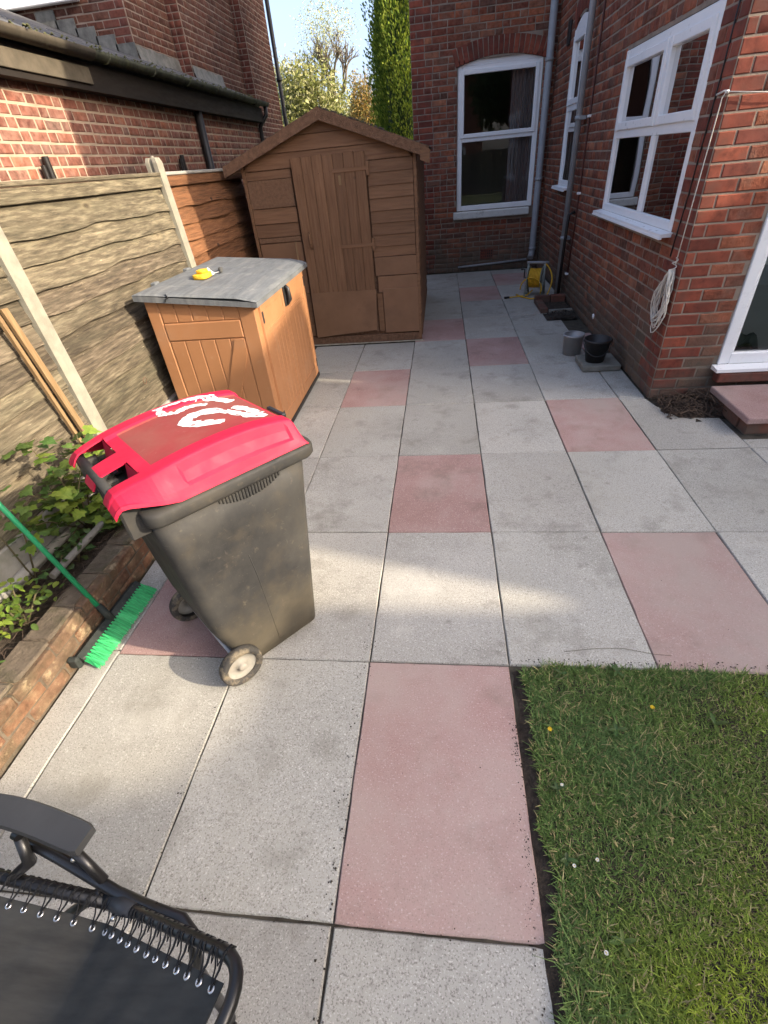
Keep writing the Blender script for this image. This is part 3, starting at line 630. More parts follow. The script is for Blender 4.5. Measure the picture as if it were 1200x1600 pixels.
flower(1.34, -0.53, 0.035, 'petal_white', 0.0052, 'daisy', 'lone white daisy far out in the lawn', (0, 0))
flower(0.755, -0.92, 0.04, 'petal_white', 0.0055, 'daisy', 'white daisy nearest the camera in the lawn', (-0.01, 0.01))

# ------------------------------------------------------------------ the brick house on the right
XR, YF, YB = 2.02, 2.65, 8.50
house = thing('brick_house', (XR, YF, 0), 'red brick house with white windows wrapping round the paved yard', 'house')
H2 = 6.6
# side wall (faces -x), u = y - YF
win_s = (0.335, 2.225, 1.165, 2.385); win_a = (3.93, 4.68, 1.28, 2.97)
side_w = brick_wall(house, 'house', 'side_wall', (XR, YF, 0), (-1, 0, 0), YB - YF, 0.0, 4.3, [win_s, win_a], ('brick_face', 'brick_common'), mode='worn', seed=3, quoin=(True, False), ztop=H2, m0=0.2)
# rear wall of the wing (faces -y), u runs from x = 8 towards -x
door_u = (8.0 - 4.4, 8.0 - 2.462, 0.25, 2.3)
front_w = brick_wall(house, 'house', 'rear_wall', (8.0, YF, 0), (0, -1, 0), 8.0 - XR, 0.0, 3.4, [door_u], ('brick_face', 'brick_common'), mode='stretch', seed=5, quoin=(False, True), ztop=H2, thick=0.2)
PENDING['house'] = [b for b in PENDING['house'] if not (b[0] == front_w and b[1].x > 4.6)]
# back wall across the yard, u from x = XR
bw = (XR - 1.845, XR - 0.585, 0.945, 2.86)
back_w = brick_wall(house, 'house', 'back_wall', (XR - 0.0, YB, 0), (0, -1, 0), XR + 0.11, 0.0, 4.4, [bw, (XR - 1.90, XR - 0.53, 0.83, 0.94)], ('brick_face', 'brick_common'), mode='worn', seed=8, quoin=(False, True), course=0.079, ztop=H2)
# the gap cut for the sill and the arch is closed again behind them
fl = MB(); fl.box((0.53, YB + 0.02, 0.83), (1.90, YB + 0.2, 0.94)); put('wall_infill', fl, 'mortar', house)
# segmental arch over the back window: soldiers on a curve
cx, rad = 1.215, 2.2; half = math.asin(0.66 / rad); czr = 2.885 - rad
nso = 19
PENDING['house'] = [b for b in PENDING['house'] if not (b[0] == back_w and b[1].z > 2.78 and abs(b[1].x - cx) < 0.68 and math.hypot(b[1].x - cx, b[1].z - czr) < rad + 0.22)]
for k in range(nso):
    a = -half + 2 * half * (k + 0.5) / nso; rr_ = rad + 0.105
    add_brick('house', back_w, (cx + rr_ * math.sin(a), YB - 0.004, czr + rr_ * math.cos(a)), math.pi, 0.062, 0.205, 'brick_face', 0.25, (0, -1, 0), -a)
# other arched window: same on the side wall
cy_, rad2 = YF + (win_a[0] + win_a[1]) / 2, 0.75; half2 = math.asin(0.40 / rad2)
for k in range(11):
    a = -half2 + 2 * half2 * (k + 0.5) / 11; rr_ = rad2 + 0.10
    add_brick('house', side_w, (XR - 0.004, cy_ + rr_ * math.sin(a), 2.985 - rad2 * math.cos(half2) - 0.10 + rr_ * math.cos(a)), math.pi / 2, 0.07, 0.2, 'brick_face', 0.25, (-1, 0, 0), a)
PENDING['house'] = [b for b in PENDING['house'] if not (b[0] == side_w and len(b) == 8 and abs(b[1].y - cy_) < 0.44 and 2.95 < b[1].z < 3.17)]
flush_bricks('house', house)
# the rest of the house body and its roof, which throw the yard into shade
bd = MB(); bd.box((XR + 5.8, YF + 0.2, 0), (8.0, 11.6, H2)); bd.box((-0.11, YB + 0.242, 0), (0.1, 11.6, H2)); bd.box((0.1, 11.5, 0), (7.8, 11.7, H2)); put('wall', bd, 'plain_wall', house)
rf = MB(); rf.prism([(XR - 0.02, YF - 0.02, H2), (8.0, YF - 0.02, H2), (5.1, YF - 0.02, H2 + 1.8)], (0, YB - YF, 0)); rf.prism([(-0.12, YB - 0.02, H2 + 0.003), (-0.12, 11.7, H2 + 0.003), (-0.12, 10.1, H2 + 1.8)], (8.1, 0, 0)); put('roof', rf, 'slate', house); 

def frame_bar(mb, a, b): mb.bbox(a, b, 0.006)
def window_in_side(y0, y1, z0, z1, ymid, zmid, arch=False, name='window', label=None):
    """white window in the side wall: frame, sashes, panes, sill"""
    x0, x1 = XR - 0.006, XR + 0.062
    mb = MB(); t = 0.062
    mb.bbox((x0, y0, z0), (x1, y0 + t, z1), 0.005); mb.bbox((x0, y1 - t, z0), (x1, y1, z1), 0.005)
    mb.bbox((x0 + 0.002, y0 + t, z1 - t * 1.3), (x1, y1 - t, z1 - 0.001), 0.005); mb.bbox((x0 + 0.002, y0 + t, z0), (x1, y1 - t, z0 + t), 0.005)
    mb.bbox((x0 + 0.004, y0 + t, zmid - 0.035), (x1, y1 - t, zmid + 0.045), 0.005)
    if ymid: mb.bbox((x0 + 0.003, ymid - 0.034, z0 + t), (x1, ymid + 0.034, zmid - 0.035), 0.005); mb.bbox((x0 + 0.003, ymid - 0.034, zmid + 0.045), (x1, ymid + 0.034, z1 - t * 1.3), 0.005)
    if arch:
        pts = [(x0 + 0.01, y0 + (y1 - y0) * k / 10, z1 + 0.09 * math.sin(math.pi * k / 10)) for k in range(11)] + [(x0 + 0.01, y1, z1 - 0.002), (x0 + 0.01, y0, z1 - 0.002)]
        mb.prism(pts[::-1], (0.05, 0, 0))
    w = put(name, mb, 'upvc', house, label=label)
    cells = [(y0 + t, (ymid - 0.034) if ymid else y1 - t)] + ([(ymid + 0.034, y1 - t)] if ymid else [])
    for (a, b) in cells:
        for (c, d, up) in ((z0 + t, zmid - 0.035, False), (zmid + 0.045, z1 - t * 1.3, True)):
            if up:                                  # opening sash, proud of the frame
                s = MB(); q = 0.042; xs = x0 - 0.014
                s.bbox((xs, a - 0.02, c - 0.02), (x0 + 0.03, a + q, d + 0.02), 0.005); s.bbox((xs, b - q, c - 0.02), (x0 + 0.03, b + 0.02, d + 0.02), 0.005)
                s.bbox((xs + 0.002, a + q, d - q), (x0 + 0.03, b - q, d + 0.018), 0.005); s.bbox((xs + 0.002, a + q, c - 0.018), (x0 + 0.03, b - q, c + q), 0.005)
                put('sash', s, 'upvc', w)
                pane = (a + q - 0.004, b - q + 0.004, c + q - 0.004, d - q + 0.004)
            else: pane = (a - 0.004, b + 0.004, c - 0.004, d + 0.004)
            put('pane', MB().add([(x0 + 0.022, pane[0], pane[2]), (x0 + 0.022, pane[1], pane[2]), (x0 + 0.022, pane[1], pane[3]), (x0 + 0.022, pane[0], pane[3])], [(0, 1, 2, 3)]), 'glass', w)
    si = MB(); si.prism([(XR - 0.085, y0 - 0.03, z0 - 0.03), (XR - 0.085, y0 - 0.03, z0 - 0.008), (XR + 0.0, y0 - 0.03, z0 - 0.001), (XR + 0.0, y0 - 0.03, z0 - 0.03)], (0, y1 - y0 + 0.06, 0)); si.box((XR - 0.092, y0 - 0.032, z0 - 0.042), (XR - 0.07, y1 + 0.032, z0 - 0.0295))
    put('sill', si, 'upvc', w); return w
wY0, wY1 = YF + win_s[0], YF + win_s[1]
window_in_side(wY0, wY1, win_s[2], win_s[3] - 0.004, wY0 + 0.80, 1.785, label='wide white window with four panes')
window_in_side(YF + win_a[0], YF + win_a[1], win_a[2], win_a[3] - 0.09, None, 2.12, arch=True, label='narrow arched white window behind the drainpipe')
def window_back():
    x0, x1, z0, z1, zm = 0.59, 1.842, 0.95, 2.80, 1.93; y0, y1 = YB + 0.03, YB + 0.10; t = 0.075
    mb = MB()
    mb.bbox((x0, y0, z0), (x0 + t, y1, z1), 0.006); mb.bbox((x1 - t, y0, z0), (x1, y1, z1), 0.006); mb.bbox((x0 + t, y0 + 0.002, z1 - t), (x1 - t, y1, z1 - 0.001), 0.006); mb.bbox((x0 + t, y0 + 0.002, z0), (x1 - t, y1, z0 + t), 0.006)
    mb.bbox((x0 + t, y0 + 0.004, zm - 0.04), (x1 - t, y1, zm + 0.03), 0.006)
    pts = [(x0 + (x1 - x0) * k / 12, y0 + 0.006, z1 + 0.002 + 0.085 * math.sin(math.pi * k / 12)) for k in range(13)]
    mb.prism(pts + [(x1, y0 + 0.006, z1), (x0, y0 + 0.006, z1)], (0, 0.04, 0))
    w = put('window', mb, 'upvc', house, label='tall white sash window under a brick arch'); fix_normals(w)
    s = MB(); q = 0.055
    a, b, c, d = x0 + t - 0.03, x1 - t + 0.03, zm + 0.012, z1 - t + 0.03
    s.bbox((a, y0 - 0.02, c), (a + q, y0 + 0.02, d), 0.006); s.bbox((b - q, y0 - 0.02, c), (b, y0 + 0.02, d), 0.006); s.bbox((a + q, y0 - 0.018, d - q), (b - q, y0 + 0.02, d - 0.001), 0.006); s.bbox((a + q, y0 - 0.018, c + 0.001), (b - q, y0 + 0.02, c + q), 0.006)
    put('sash', s, 'upvc', w)
    for (c, d) in ((z0 + t, zm - 0.04), (zm + 0.06, z1 - t - 0.02)):
        put('pane', MB().add([(x0 + t, y0 + 0.03, c), (x1 - t, y0 + 0.03, c), (x1 - t, y0 + 0.03, d), (x0 + t, y0 + 0.03, d)], [(0, 1, 2, 3)]), 'glass', w)
    si = MB(); si.bbox((0.532, YB - 0.075, 0.835), (1.80, YB + 0.03, 0.944), 0.012); put('sill', si, 'sill_stone', w)
window_back()
# patio door in the rear wall of the wing
def patio_door():
    x0, x1, z0, z1 = 2.466, 4.396, 0.27, 2.29; y0, y1 = YF - 0.012, YF + 0.06; t = 0.075
    mb = MB(); mb.bbox((x0, y0, z0), (x0 + t, y1, z1), 0.006); mb.bbox((x1 - t, y0, z0), (x1, y1, z1), 0.006); mb.bbox((x0 + t, y0 + 0.002, z0), (x1 - t, y1, z0 + 0.085), 0.006); mb.bbox((x0 + t, y0 + 0.002, z1 - t), (x1 - t, y1, z1 - 0.001), 0.006); mb.bbox((3.39, y0 + 0.003, z0 + 0.085), (3.47, y1, z1 - t), 0.006)
    mb.bbox((x0 + t - 0.001, y0 + 0.01, z0 + 0.085), (x0 + t + 0.02, y1 - 0.01, z1 - t), 0.004)
    d = put('patio_door', mb, 'upvc', house, label='white glazed patio door')
    for (a, b) in ((x0 + t, 3.39), (3.47, x1 - t)):
        put('pane', MB().add([(a, YF + 0.025, z0 + 0.08), (b, YF + 0.025, z0 + 0.08), (b, YF + 0.025, z1 - t), (a, YF + 0.025, z1 - t)], [(0, 1, 2, 3)]), 'glass', d)
    si = MB(); si.prism([(x0 - 0.035, YF - 0.10, 0.235), (x0 - 0.035, YF - 0.10, 0.258), (x0 - 0.035, YF - 0.003, 0.268), (x0 - 0.035, YF - 0.003, 0.235)], (x1 - x0 + 0.07, 0, 0)); put('sill', fix_me(si), 'upvc', d)
def fix_me(m): return m
patio_door()
# rooms behind the glass
rm = MB()
def room(x0, y0, z0, x1, y1, z1, mb):
    t = 0.02
    mb.box((x0, y0, z0 - t), (x1, y1, z0)); mb.box((x0, y0, z1), (x1, y1, z1 + t)); mb.box((x1, y0, z0), (x1 + t, y1, z1)); mb.box((x0, y1, z0), (x1, y1 + t, z1))
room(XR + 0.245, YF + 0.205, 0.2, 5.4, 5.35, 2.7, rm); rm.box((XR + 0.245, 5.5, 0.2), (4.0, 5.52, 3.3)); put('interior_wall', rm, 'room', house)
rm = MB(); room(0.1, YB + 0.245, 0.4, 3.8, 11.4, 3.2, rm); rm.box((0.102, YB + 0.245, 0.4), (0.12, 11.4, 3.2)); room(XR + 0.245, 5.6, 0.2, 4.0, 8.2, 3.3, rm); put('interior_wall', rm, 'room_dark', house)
# downpipes, cables and small fixings belong to the house
def downpipe(x, y, r, z0, z1, clips, m, lab, shoe=None):
    path = [(x, y, z1), (x, y, z0 + 0.001)]
    if shoe: path = [(x, y, z1), (x, y, z0 + 0.16), (x + shoe[0] * 0.25, y + shoe[1] * 0.25, z0 + 0.08), (x + shoe[0], y + shoe[1], z0 + 0.02)]
    p = put('downpipe', MB().tube(path, r, 16), m, house, label=lab)
    for z in clips:
        c = MB(); c.lathe([(r + 0.001, -0.022), (r + 0.008, -0.022), (r + 0.008, 0.022), (r + 0.001, 0.022)], (x, y, z), 16); c.box((x - 0.01 if y > 8 else x, y - 0.06 if y < 8 else y, z - 0.018), (x + 0.07 if y < 8 else x + 0.06, y + 0.06 if y < 8 else y + 0.05, z + 0.018)); put('bracket', c, m, p)
downpipe(1.935, 6.15, 0.036, 0.03, 7.1, (0.75, 1.98, 3.4), 'pipe_grey', 'grey plastic downpipe on the side wall')
downpipe(1.905, 8.40, 0.052, 0.16, 7.1, (0.32, 1.32, 2.75), 'pipe_grey', 'thick grey soil pipe in the corner of the yard', shoe=(-0.03, -0.06))
pp = put('cable', MB().tube([(XR - 0.014, 5.93, 4.2), (XR - 0.014, 5.93, 1.25), (XR - 0.014, 5.94, 0.9), (XR - 0.014, 6.0, 0.32)], 0.010, 8), 'pipe_brown', house, label='thin dark red pipe clipped to the side wall')
for (y, z) in ((5.92, 1.98), (5.92, 1.25), (6.0, 0.34)): put('clip', MB().bbox((XR - 0.04, y - 0.028, z - 0.012), (XR - 0.003, y + 0.028, z + 0.012), 0.003), 'upvc', pp)
put('cable', MB().tube([(XR - 0.006, 2.79, 3.2), (XR - 0.006, 2.79, 2.0), (XR - 0.006, 2.83, 1.4), (XR - 0.006, 2.885, 1.02)], 0.006, 6), 'pipe_black', house, label='thin black cable beside the corner')
put('waste_pipe', MB().tube([(0.62, YB - 0.03, 0.085), (1.2, YB - 0.03, 0.11), (1.83, YB - 0.03, 0.14)], 0.017, 8), 'pipe_grey', house, label='thin waste pipe along the foot of the back wall')
put('waste_pipe', MB().tube([(1.93, 6.06, 0.02), (1.93, 6.05, 0.6), (1.94, 6.04, 1.02), (XR - 0.01, 6.03, 1.05)], 0.019, 10), 'pipe_black', house)
put('tap', MB().tube([(XR, 6.55, 0.86), (1.96, 6.55, 0.86), (1.93, 6.55, 0.86), (1.925, 6.55, 0.81)], 0.011, 8), 'rust', house)
ab = put('air_brick', MB().box((1.02, YB - 0.012, 0.20), (1.24, YB - 0.004, 0.35)), 'brick_face', house)
for k in range(6):
    for j in range(3): put('slot', MB().box((1.04 + k * 0.033, YB - 0.0145, 0.22 + j * 0.042), (1.055 + k * 0.033, YB - 0.011, 0.25 + j * 0.042)), 'pipe_black', ab)
put('wall_socket', MB().lathe([(0.0001, 0.012), (0.012, 0.012), (0.014, 0.009), (0.028, 0.008), (0.03, 0.0)], (XR - 0.006, 4.52, 0.17), 16, (-1, 0, 0)), 'upvc', house)
put('vent_cover', MB().bbox((XR - 0.03, 7.55, 2.78), (XR - 0.003, 7.70, 3.02), 0.006), 'pipe_black', house)
# step in front of the patio door
stp = thing('door_step', (2.9, 2.3, 0), 'pink slab doorstep on a red brick base under the patio door', 'step')
for i in range(3): put('step_slab', MB().bbox((2.415 + i * 0.61, 1.955, 0.092), (2.415 + (i + 1) * 0.61 - 0.007, 2.535, 0.138), 0.006), 'slab_pink', stp)
put('step_core', MB().box((2.455, 2.0, -0.03), (4.2, 2.53, 0.0915)), 'mortar', stp)
for i in range(7): put('brick', MB().bbox((2.445 + i * 0.229, 1.985, 0.002), (2.445 + i * 0.229 + 0.218, 2.09, 0.0885), 0.004), 'brick_face', stp)
for i in range(2): put('brick', MB().bbox((2.437, 2.10 + i * 0.229, 0.002), (2.54, 2.10 + i * 0.229 + 0.218, 0.0885), 0.004), 'brick_face', stp)
sl = MB(); sl.bbox((2.455, 2.55, 0.15), (4.2, 2.642, 0.228), 0.01); put('threshold_brick', sl, 'brick_face', stp)

# soil crumbs swept along the joints and the lawn edge; a dry twig
cr = MB()
def crumb(x, y, s):
    z = 0.0012; h = s * random.uniform(0.5, 0.9); a = random.uniform(0, 6.28)
    cr.add([(x + s * math.cos(a + k * 1.57) * random.uniform(0.6, 1.1), y + s * math.sin(a + k * 1.57) * random.uniform(0.6, 1.1), z) for k in range(4)] + [(x, y, z + h)], [(0, 1, 4), (1, 2, 4), (2, 3, 4), (3, 0, 4)])
for k in range(200): crumb(random.choice((0, 0, 0, -0.6)) + random.gauss(0, 0.012) - abs(random.gauss(0, 0.02)), random.uniform(-1.5, 0.2), random.uniform(0.0015, 0.0045))
for k in range(260): y = random.choice((random.uniform(-1.3, 0.0), random.gauss(-0.35, 0.08), random.gauss(-0.75, 0.1))); crumb(lawn_edge(y) - abs(random.gauss(0, 0.012)) + 0.006, y, random.uniform(0.001, 0.0038))
for k in range(160): x = random.uniform(0.6, 2.0); crumb(x, 0.02 + abs(random.gauss(0, 0.012)), random.uniform(0.0015, 0.005))
for k in range(220): crumb(random.uniform(-1.2, 1.8), random.choice((0, 0.9, 1.8, -0.9)) + random.gauss(0, 0.01), random.uniform(0.0012, 0.0035))
for k in range(150): crumb(random.uniform(-1.2, 1.7), random.uniform(-1.2, 2.6), random.uniform(0.001, 0.003))
tag(put('soil_crumbs', cr, 'soil', kind='stuff'), 'dark soil crumbs along the slab joints and the lawn edge')
one('dry_twig', MB().tube([(0.84, 0.075, 0.006), (0.98, 0.095, 0.008), (1.08, 0.10, 0.007), (1.20, 0.075, 0.006), (1.27, 0.07, 0.005)], 0.0009, 5), 'stem', 'thin curved dry twig on the slab behind the lawn', 'twig')
# ------------------------------------------------------------------ the neighbour's house on the left
nbh = thing('neighbour_house', (-3.0, 6.0, 0), 'brick house with a mossy lean-to roof behind the fence', 'house')
NX = -3.0
brick_wall(nbh, 'nb', 'lean_to_wall', (NX, 9.75, 0), (1, 0, 0), 9.75 + 0.5, 1.2, 2.55, [], ('brick_neighbour', 'brick_neighbour'), mode='flemish', seed=21, course=0.083, mortar='mortar_pale', ztop=2.72, gap=0.0165)
lw = MB(); lw.box((NX - 0.24, -0.5, 0), (NX - 0.002, 9.75, 1.198)); put('wall', lw, 'plain_wall', nbh)
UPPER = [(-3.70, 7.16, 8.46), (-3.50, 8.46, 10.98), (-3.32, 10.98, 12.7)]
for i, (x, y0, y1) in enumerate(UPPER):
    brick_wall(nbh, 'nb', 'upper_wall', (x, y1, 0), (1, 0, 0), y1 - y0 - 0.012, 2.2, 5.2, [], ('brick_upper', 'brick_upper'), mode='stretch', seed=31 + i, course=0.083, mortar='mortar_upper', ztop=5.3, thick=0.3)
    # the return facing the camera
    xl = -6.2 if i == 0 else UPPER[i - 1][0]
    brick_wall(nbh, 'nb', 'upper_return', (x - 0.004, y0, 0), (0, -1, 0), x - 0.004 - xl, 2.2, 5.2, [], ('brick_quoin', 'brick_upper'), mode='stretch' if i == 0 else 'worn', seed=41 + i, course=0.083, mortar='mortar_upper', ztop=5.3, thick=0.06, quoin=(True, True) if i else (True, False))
flush_bricks('nb', nbh)
nbw = MB(); nbw.box((-6.2, 7.25, 0), (-6.0, 12.7, 5.3)); nbw.box((-6.0, 12.4, 0), (-3.64, 12.7, 5.29)); put('wall', nbw, 'plain_wall', nbh)
# far corner: painted quoin strip and black downpipe
dp = put('downpipe', MB().tube([(-3.25, 12.74, 5.28), (-3.25, 12.74, 0.0)], 0.045, 10), 'pipe_black', nbh, label='black downpipe at the far corner')
for z in (3.4, 5.2): put('bracket', MB().lathe([(0.046, -0.03), (0.06, -0.03), (0.06, 0.03), (0.046, 0.03)], (-3.25, 12.74, z), 12), 'pipe_black', dp)
# lean-to roof: slates in courses, gutter, fascia, flashing
def rz_(x): return 2.80 + (-2.86 - x) * 0.40
lr = MB(); lr.prism([(-2.88, -0.6, rz_(-2.88) - 0.03), (-6.0, -0.6, rz_(-6.0) - 0.03), (-6.0, -0.6, rz_(-6.0) - 0.1), (-2.95, -0.6, rz_(-2.88) - 0.1)], (0, 10.36, 0)); roof = put('lean_to_roof', lr, 'slate', nbh)
fix_normals(roof)
SLM = {}
for r in range(4):
    for k in range(32):
        xs = -2.83 - r * 0.2; y0 = -0.5 + k * 0.32 + (0.16 if r % 2 else 0)
        if y0 + 0.31 > 9.72: continue
        v = random.randrange(3)
        if v not in SLM:
            m_ = MB(); m_.prism([(0, 0, 0), (-0.36, 0, 0.144), (-0.36, 0, 0.152), (0, 0, 0.012)], (0, 0.312, 0)); me = m_.mesh('slate'); me.materials.append(MT['slate']); SLM[v] = me
        o = bpy.data.objects.new('slate', SLM[v]); COL.objects.link(o); o.parent = roof; o.location = (xs, y0, rz_(xs) - 0.012 + random.uniform(0, 0.004)); o.rotation_euler = (random.uniform(-0.01, 0.01), random.uniform(-0.01, 0.01), 0)
fs = MB(); fs.box((-2.90, -0.6, 2.50), (-2.875, 9.70, 2.70)); fs.box((-2.998, -0.6, 2.50), (-2.901, 9.70, 2.52)); put('fascia', fs, 'fascia', nbh)
put('fascia_board', MB().bbox((-2.873, -0.6, 2.545), (-2.855, 4.35, 2.665), 0.004), 'fascia_grey', nbh, label='weathered pale board on the near end of the fascia')
def gutter(y0, y1, x, z, r, m, lab):
    n = 9; rings = []
    sec = [(r * math.cos(a), r * math.sin(a)) for a in [math.pi + math.pi * k / (n - 1) for k in range(n)]]
    sec = sec + [(a * 0.9, b * 0.9) for a, b in sec[::-1]]
    mb = MB(); mb.loft([[(x + a, y0, z + b) for a, b in sec], [(x + a, y1, z + b) for a, b in sec]]); o = put('gutter', mb, m, nbh, label=lab); fix_normals(o); return o
gt = gutter(-0.6, 9.82, -2.815, 2.775, 0.062, 'gutter', 'mossy dark gutter along the lean-to')
gutter(-0.6, 4.35, -2.805, 2.772, 0.070, 'fascia_grey', 'paler near length of the gutter')
for y in np.arange(4.6, 9.7, 0.9): put('gutter_clip', MB().tube([(-2.815 + 0.066 * math.cos(a), float(y), 2.775 + 0.066 * math.sin(a)) for a in [math.pi + math.pi * k / 8 for k in range(9)]], 0.008, 5), 'gutter', gt)
ms = MB()
for k in range(500):
    y = random.uniform(-0.3, 9.0); x = -2.80 + random.gauss(0, 0.04); s = random.uniform(0.008, 0.022); z = 2.775 + random.uniform(0.0, 0.02)
    ms.add([(x - s, y, z), (x, y - s, z + s * 0.5), (x + s, y, z), (x, y + s, z + s * 0.4), (x, y, z + s)], [(0, 1, 4), (1, 2, 4), (2, 3, 4), (3, 0, 4)])
put('moss', ms, mat('moss', [(0.05, 0.055, 0.02), (0.10, 0.10, 0.045)], scale=40, rough=1.0), gt, kind='stuff')
put('downpipe', MB().tube([(-2.815, 9.72, 2.72), (-2.815, 9.70, 2.60), (-2.95, 9.66, 2.45), (-2.955, 9.66, 2.3), (-2.955, 9.66, 0.0)], 0.036, 10), 'pipe_black', nbh, label='black downpipe at the end of the lean-to gutter')
put('downpipe', MB().tube([(-2.94, 6.85, 2.5), (-2.94, 6.85, 0.0)], 0.055, 10), 'pipe_black', nbh, label='thick black pipe on the lean-to wall')
# stepped lead flashing
def leadstep(pts): return MB().prism(pts, (0, -0.012, 0))
for k in range(5):
    x0 = -3.70 - k * 0.245; z0 = rz_(x0)
    o = put('flashing', leadstep([(x0 + 0.015, 7.142, z0 - 0.03), (x0 - 0.25, 7.142, z0 + 0.07), (x0 - 0.25, 7.142, z0 + 0.155), (x0 + 0.015, 7.142, z0 + 0.155)]), 'lead', nbh); fix_normals(o)
for (x, y0, y1) in UPPER[:2]:
    n = 6; fl = MB(); z = rz_(x)
    fl.grid(14, 3, lambda u, v: (x + 0.014 + 0.03 * (1 - v) ** 2 + 0.003 * math.sin(40 * u), y0 - 0.01 + (min(y1, 9.72) - y0) * u, z - 0.03 + 0.16 * v + 0.006 * math.sin(23 * u)))
    put('flashing', fl, 'lead', nbh)
put('window_sill', MB().bbox((-5.6, 7.05, 3.72), (-4.25, 7.142, 3.86), 0.01), 'upvc', nbh)
for (y, z1, z2) in ((3.35, 2.02, 1.96), (5.98, 2.03, 1.99)):
    cl = thing('pipe_stub', (NX + 0.05, y, 1.2), 'pair of short black pipes rising above the ' + ('near' if y < 4 else 'far') + ' fence panel', 'pipe', 'black pipe stubs against the lean-to wall')
    put('pipe', MB().tube([(NX + 0.05, y + 0.035, 1.2), (NX + 0.05, y + 0.035, z1)], 0.027, 12, caps=False), 'pipe_black', cl); put('pipe', MB().tube([(NX + 0.05, y - 0.03, 1.2), (NX + 0.05, y - 0.03, z2)], 0.021, 12, caps=False), 'pipe_black', cl)

# ------------------------------------------------------------------ fence
def fx(z): return -1.865 - 0.055 * (z - 0.38)
def fence_post(y, label):
    p = thing('fence_post', (fx(0), y, 0), label, 'fence post', 'concrete fence posts'); h = 0.05; s = 0.022
    sec = [(0.045, -h), (0.045, h), (0.012, h), (0.012, h - s), (-0.02, h - s), (-0.02, h), (-0.05, h), (-0.05, -h), (-0.02, -h), (-0.02, -h + s), (0.012, -h + s), (0.012, -h)]
    mb = MB(); mb.loft([[(fx(z) + a, y + b, z) for a, b in sec] for z in (0.0, 0.6, 1.2, 1.90)] + [[(fx(1.93) + a * 0.8, y + b * 0.8, 1.93) for a, b in sec]], smooth=False)
    o = put('shaft', mb, 'concrete', p); fix_normals(o)
    put('lug', MB().lathe([(0.012, 0), (0.012, 0.008), (0.006, 0.012), (0.0001, 0.012)], (fx(1.93), y, 1.93), 10), 'concrete', p)
fence_post(-0.62, 'concrete fence post nearest the camera at the left edge'); fence_post(1.28, 'pale concrete fence post beside the leaning wooden laths'); fence_post(3.25, 'pale concrete fence post between weathered and red brown panels');
def fence_panel(y0, y1, m, label, n=11, capm=None, seed=0):
    t = thing('lap_fence', (fx(0.38), (y0 + y1) / 2, 0.38), label, 'fence panel', 'wooden lap fence panels')
    rr = random.Random(seed); zb, zt = 0.385, 1.80; st = (zt - 0.07 - zb) / n
    for k in range(n):
        za = zb + k * st - (0.03 if k else 0); ztop = zb + (k + 1) * st + 0.012; ns = 16; top = []; bot = []
        ph = [rr.uniform(0, 6.28) for _ in range(4)]; amp = rr.uniform(0.005, 0.011)
        vs = []
        for i in range(ns + 1):
            y = y0 + (y1 - y0) * i / ns; w = amp * (math.sin(3.1 * y + ph[0]) + 0.8 * math.sin(7.7 * y + ph[1]) + 0.5 * math.sin(15 * y + ph[2])); cup = 0.003 * math.sin(5 * y + ph[3])
            zl = za + w
            vs += [(fx(zl) + 0.025 + cup, y, zl), (fx(zl) + 0.012 + cup, y, zl + 0.002), (fx(ztop) - 0.002 + cup, y, ztop), (fx(ztop) - 0.010 + cup, y, ztop)]
        fs = []
        for i in range(ns):
            a, b = 4 * i, 4 * i + 4
            fs += [(a, b, b + 2, a + 2), (a + 1, a + 3, b + 3, b + 1), (a, a + 1, b + 1, b), (a + 2, b + 2, b + 3, a + 3)]
        fs += [(0, 2, 3, 1), (4 * ns, 4 * ns + 1, 4 * ns + 3, 4 * ns + 2)]
        put('board', MB().add(vs, fs), m, t)
    put('batten', MB().bbox((fx(1.1) + 0.0, (y0 + y1) / 2 - 0.02, 0.4), (fx(1.1) + 0.002, (y0 + y1) / 2 + 0.02, 0.42), 0.001), m, t) if False else None
    put('top_rail', MB().bbox((fx(1.77) + 0.004, y0, 1.735), (fx(1.77) + 0.032, y1, 1.808), 0.004), m, t)
    put('cap', MB().bbox((fx(1.82) - 0.035, y0 - 0.008, 1.810), (fx(1.82) + 0.045, y1 + 0.008, 1.834), 0.005), capm or m, t)
    put('back_rail', MB().box((fx(1.0) - 0.06, y0, 0.39), (fx(1.0) - 0.035, y0 + 0.04, 1.8)), m, t)
    put('gravel_board', MB().bbox((-1.872, y0, 0.0), (-1.832, y1, 0.372), 0.008), 'gravel_board', t, label='concrete gravel board')
fence_panel(-0.57, 1.232, 'fence_wood', 'weathered wooden fence panel at the left edge behind the leafy bush', seed=5)
fence_panel(1.328, 3.202, 'fence_wood', 'sunlit weathered wooden fence panel beside the storage box', seed=9)
fence_panel(3.298, 5.152, 'fence_red', 'red brown fence panel next to the shed', seed=14, capm='gravel_board')
for i, (ya, yb, w, lb) in enumerate(((1.04, 1.155, 0.040, 'wider wooden lath leaning on the fence beside the concrete post'), (0.985, 1.085, 0.022, 'thin wooden lath leaning on the fence, left of the wider one'))):
    z1 = 1.32 if i == 0 else 1.42; d = MB(); d.prism([(-1.80, yb, 0.16), (-1.80, yb + w, 0.16), (fx(z1) + 0.036 + 0.01, ya + w, z1), (fx(z1) + 0.036 + 0.01, ya, z1)], (0.018, 0, 0)); o = one('wooden_lath', d, 'fresh_wood', lb, 'lath', 'laths leaning on the fence'); fix_normals(o)

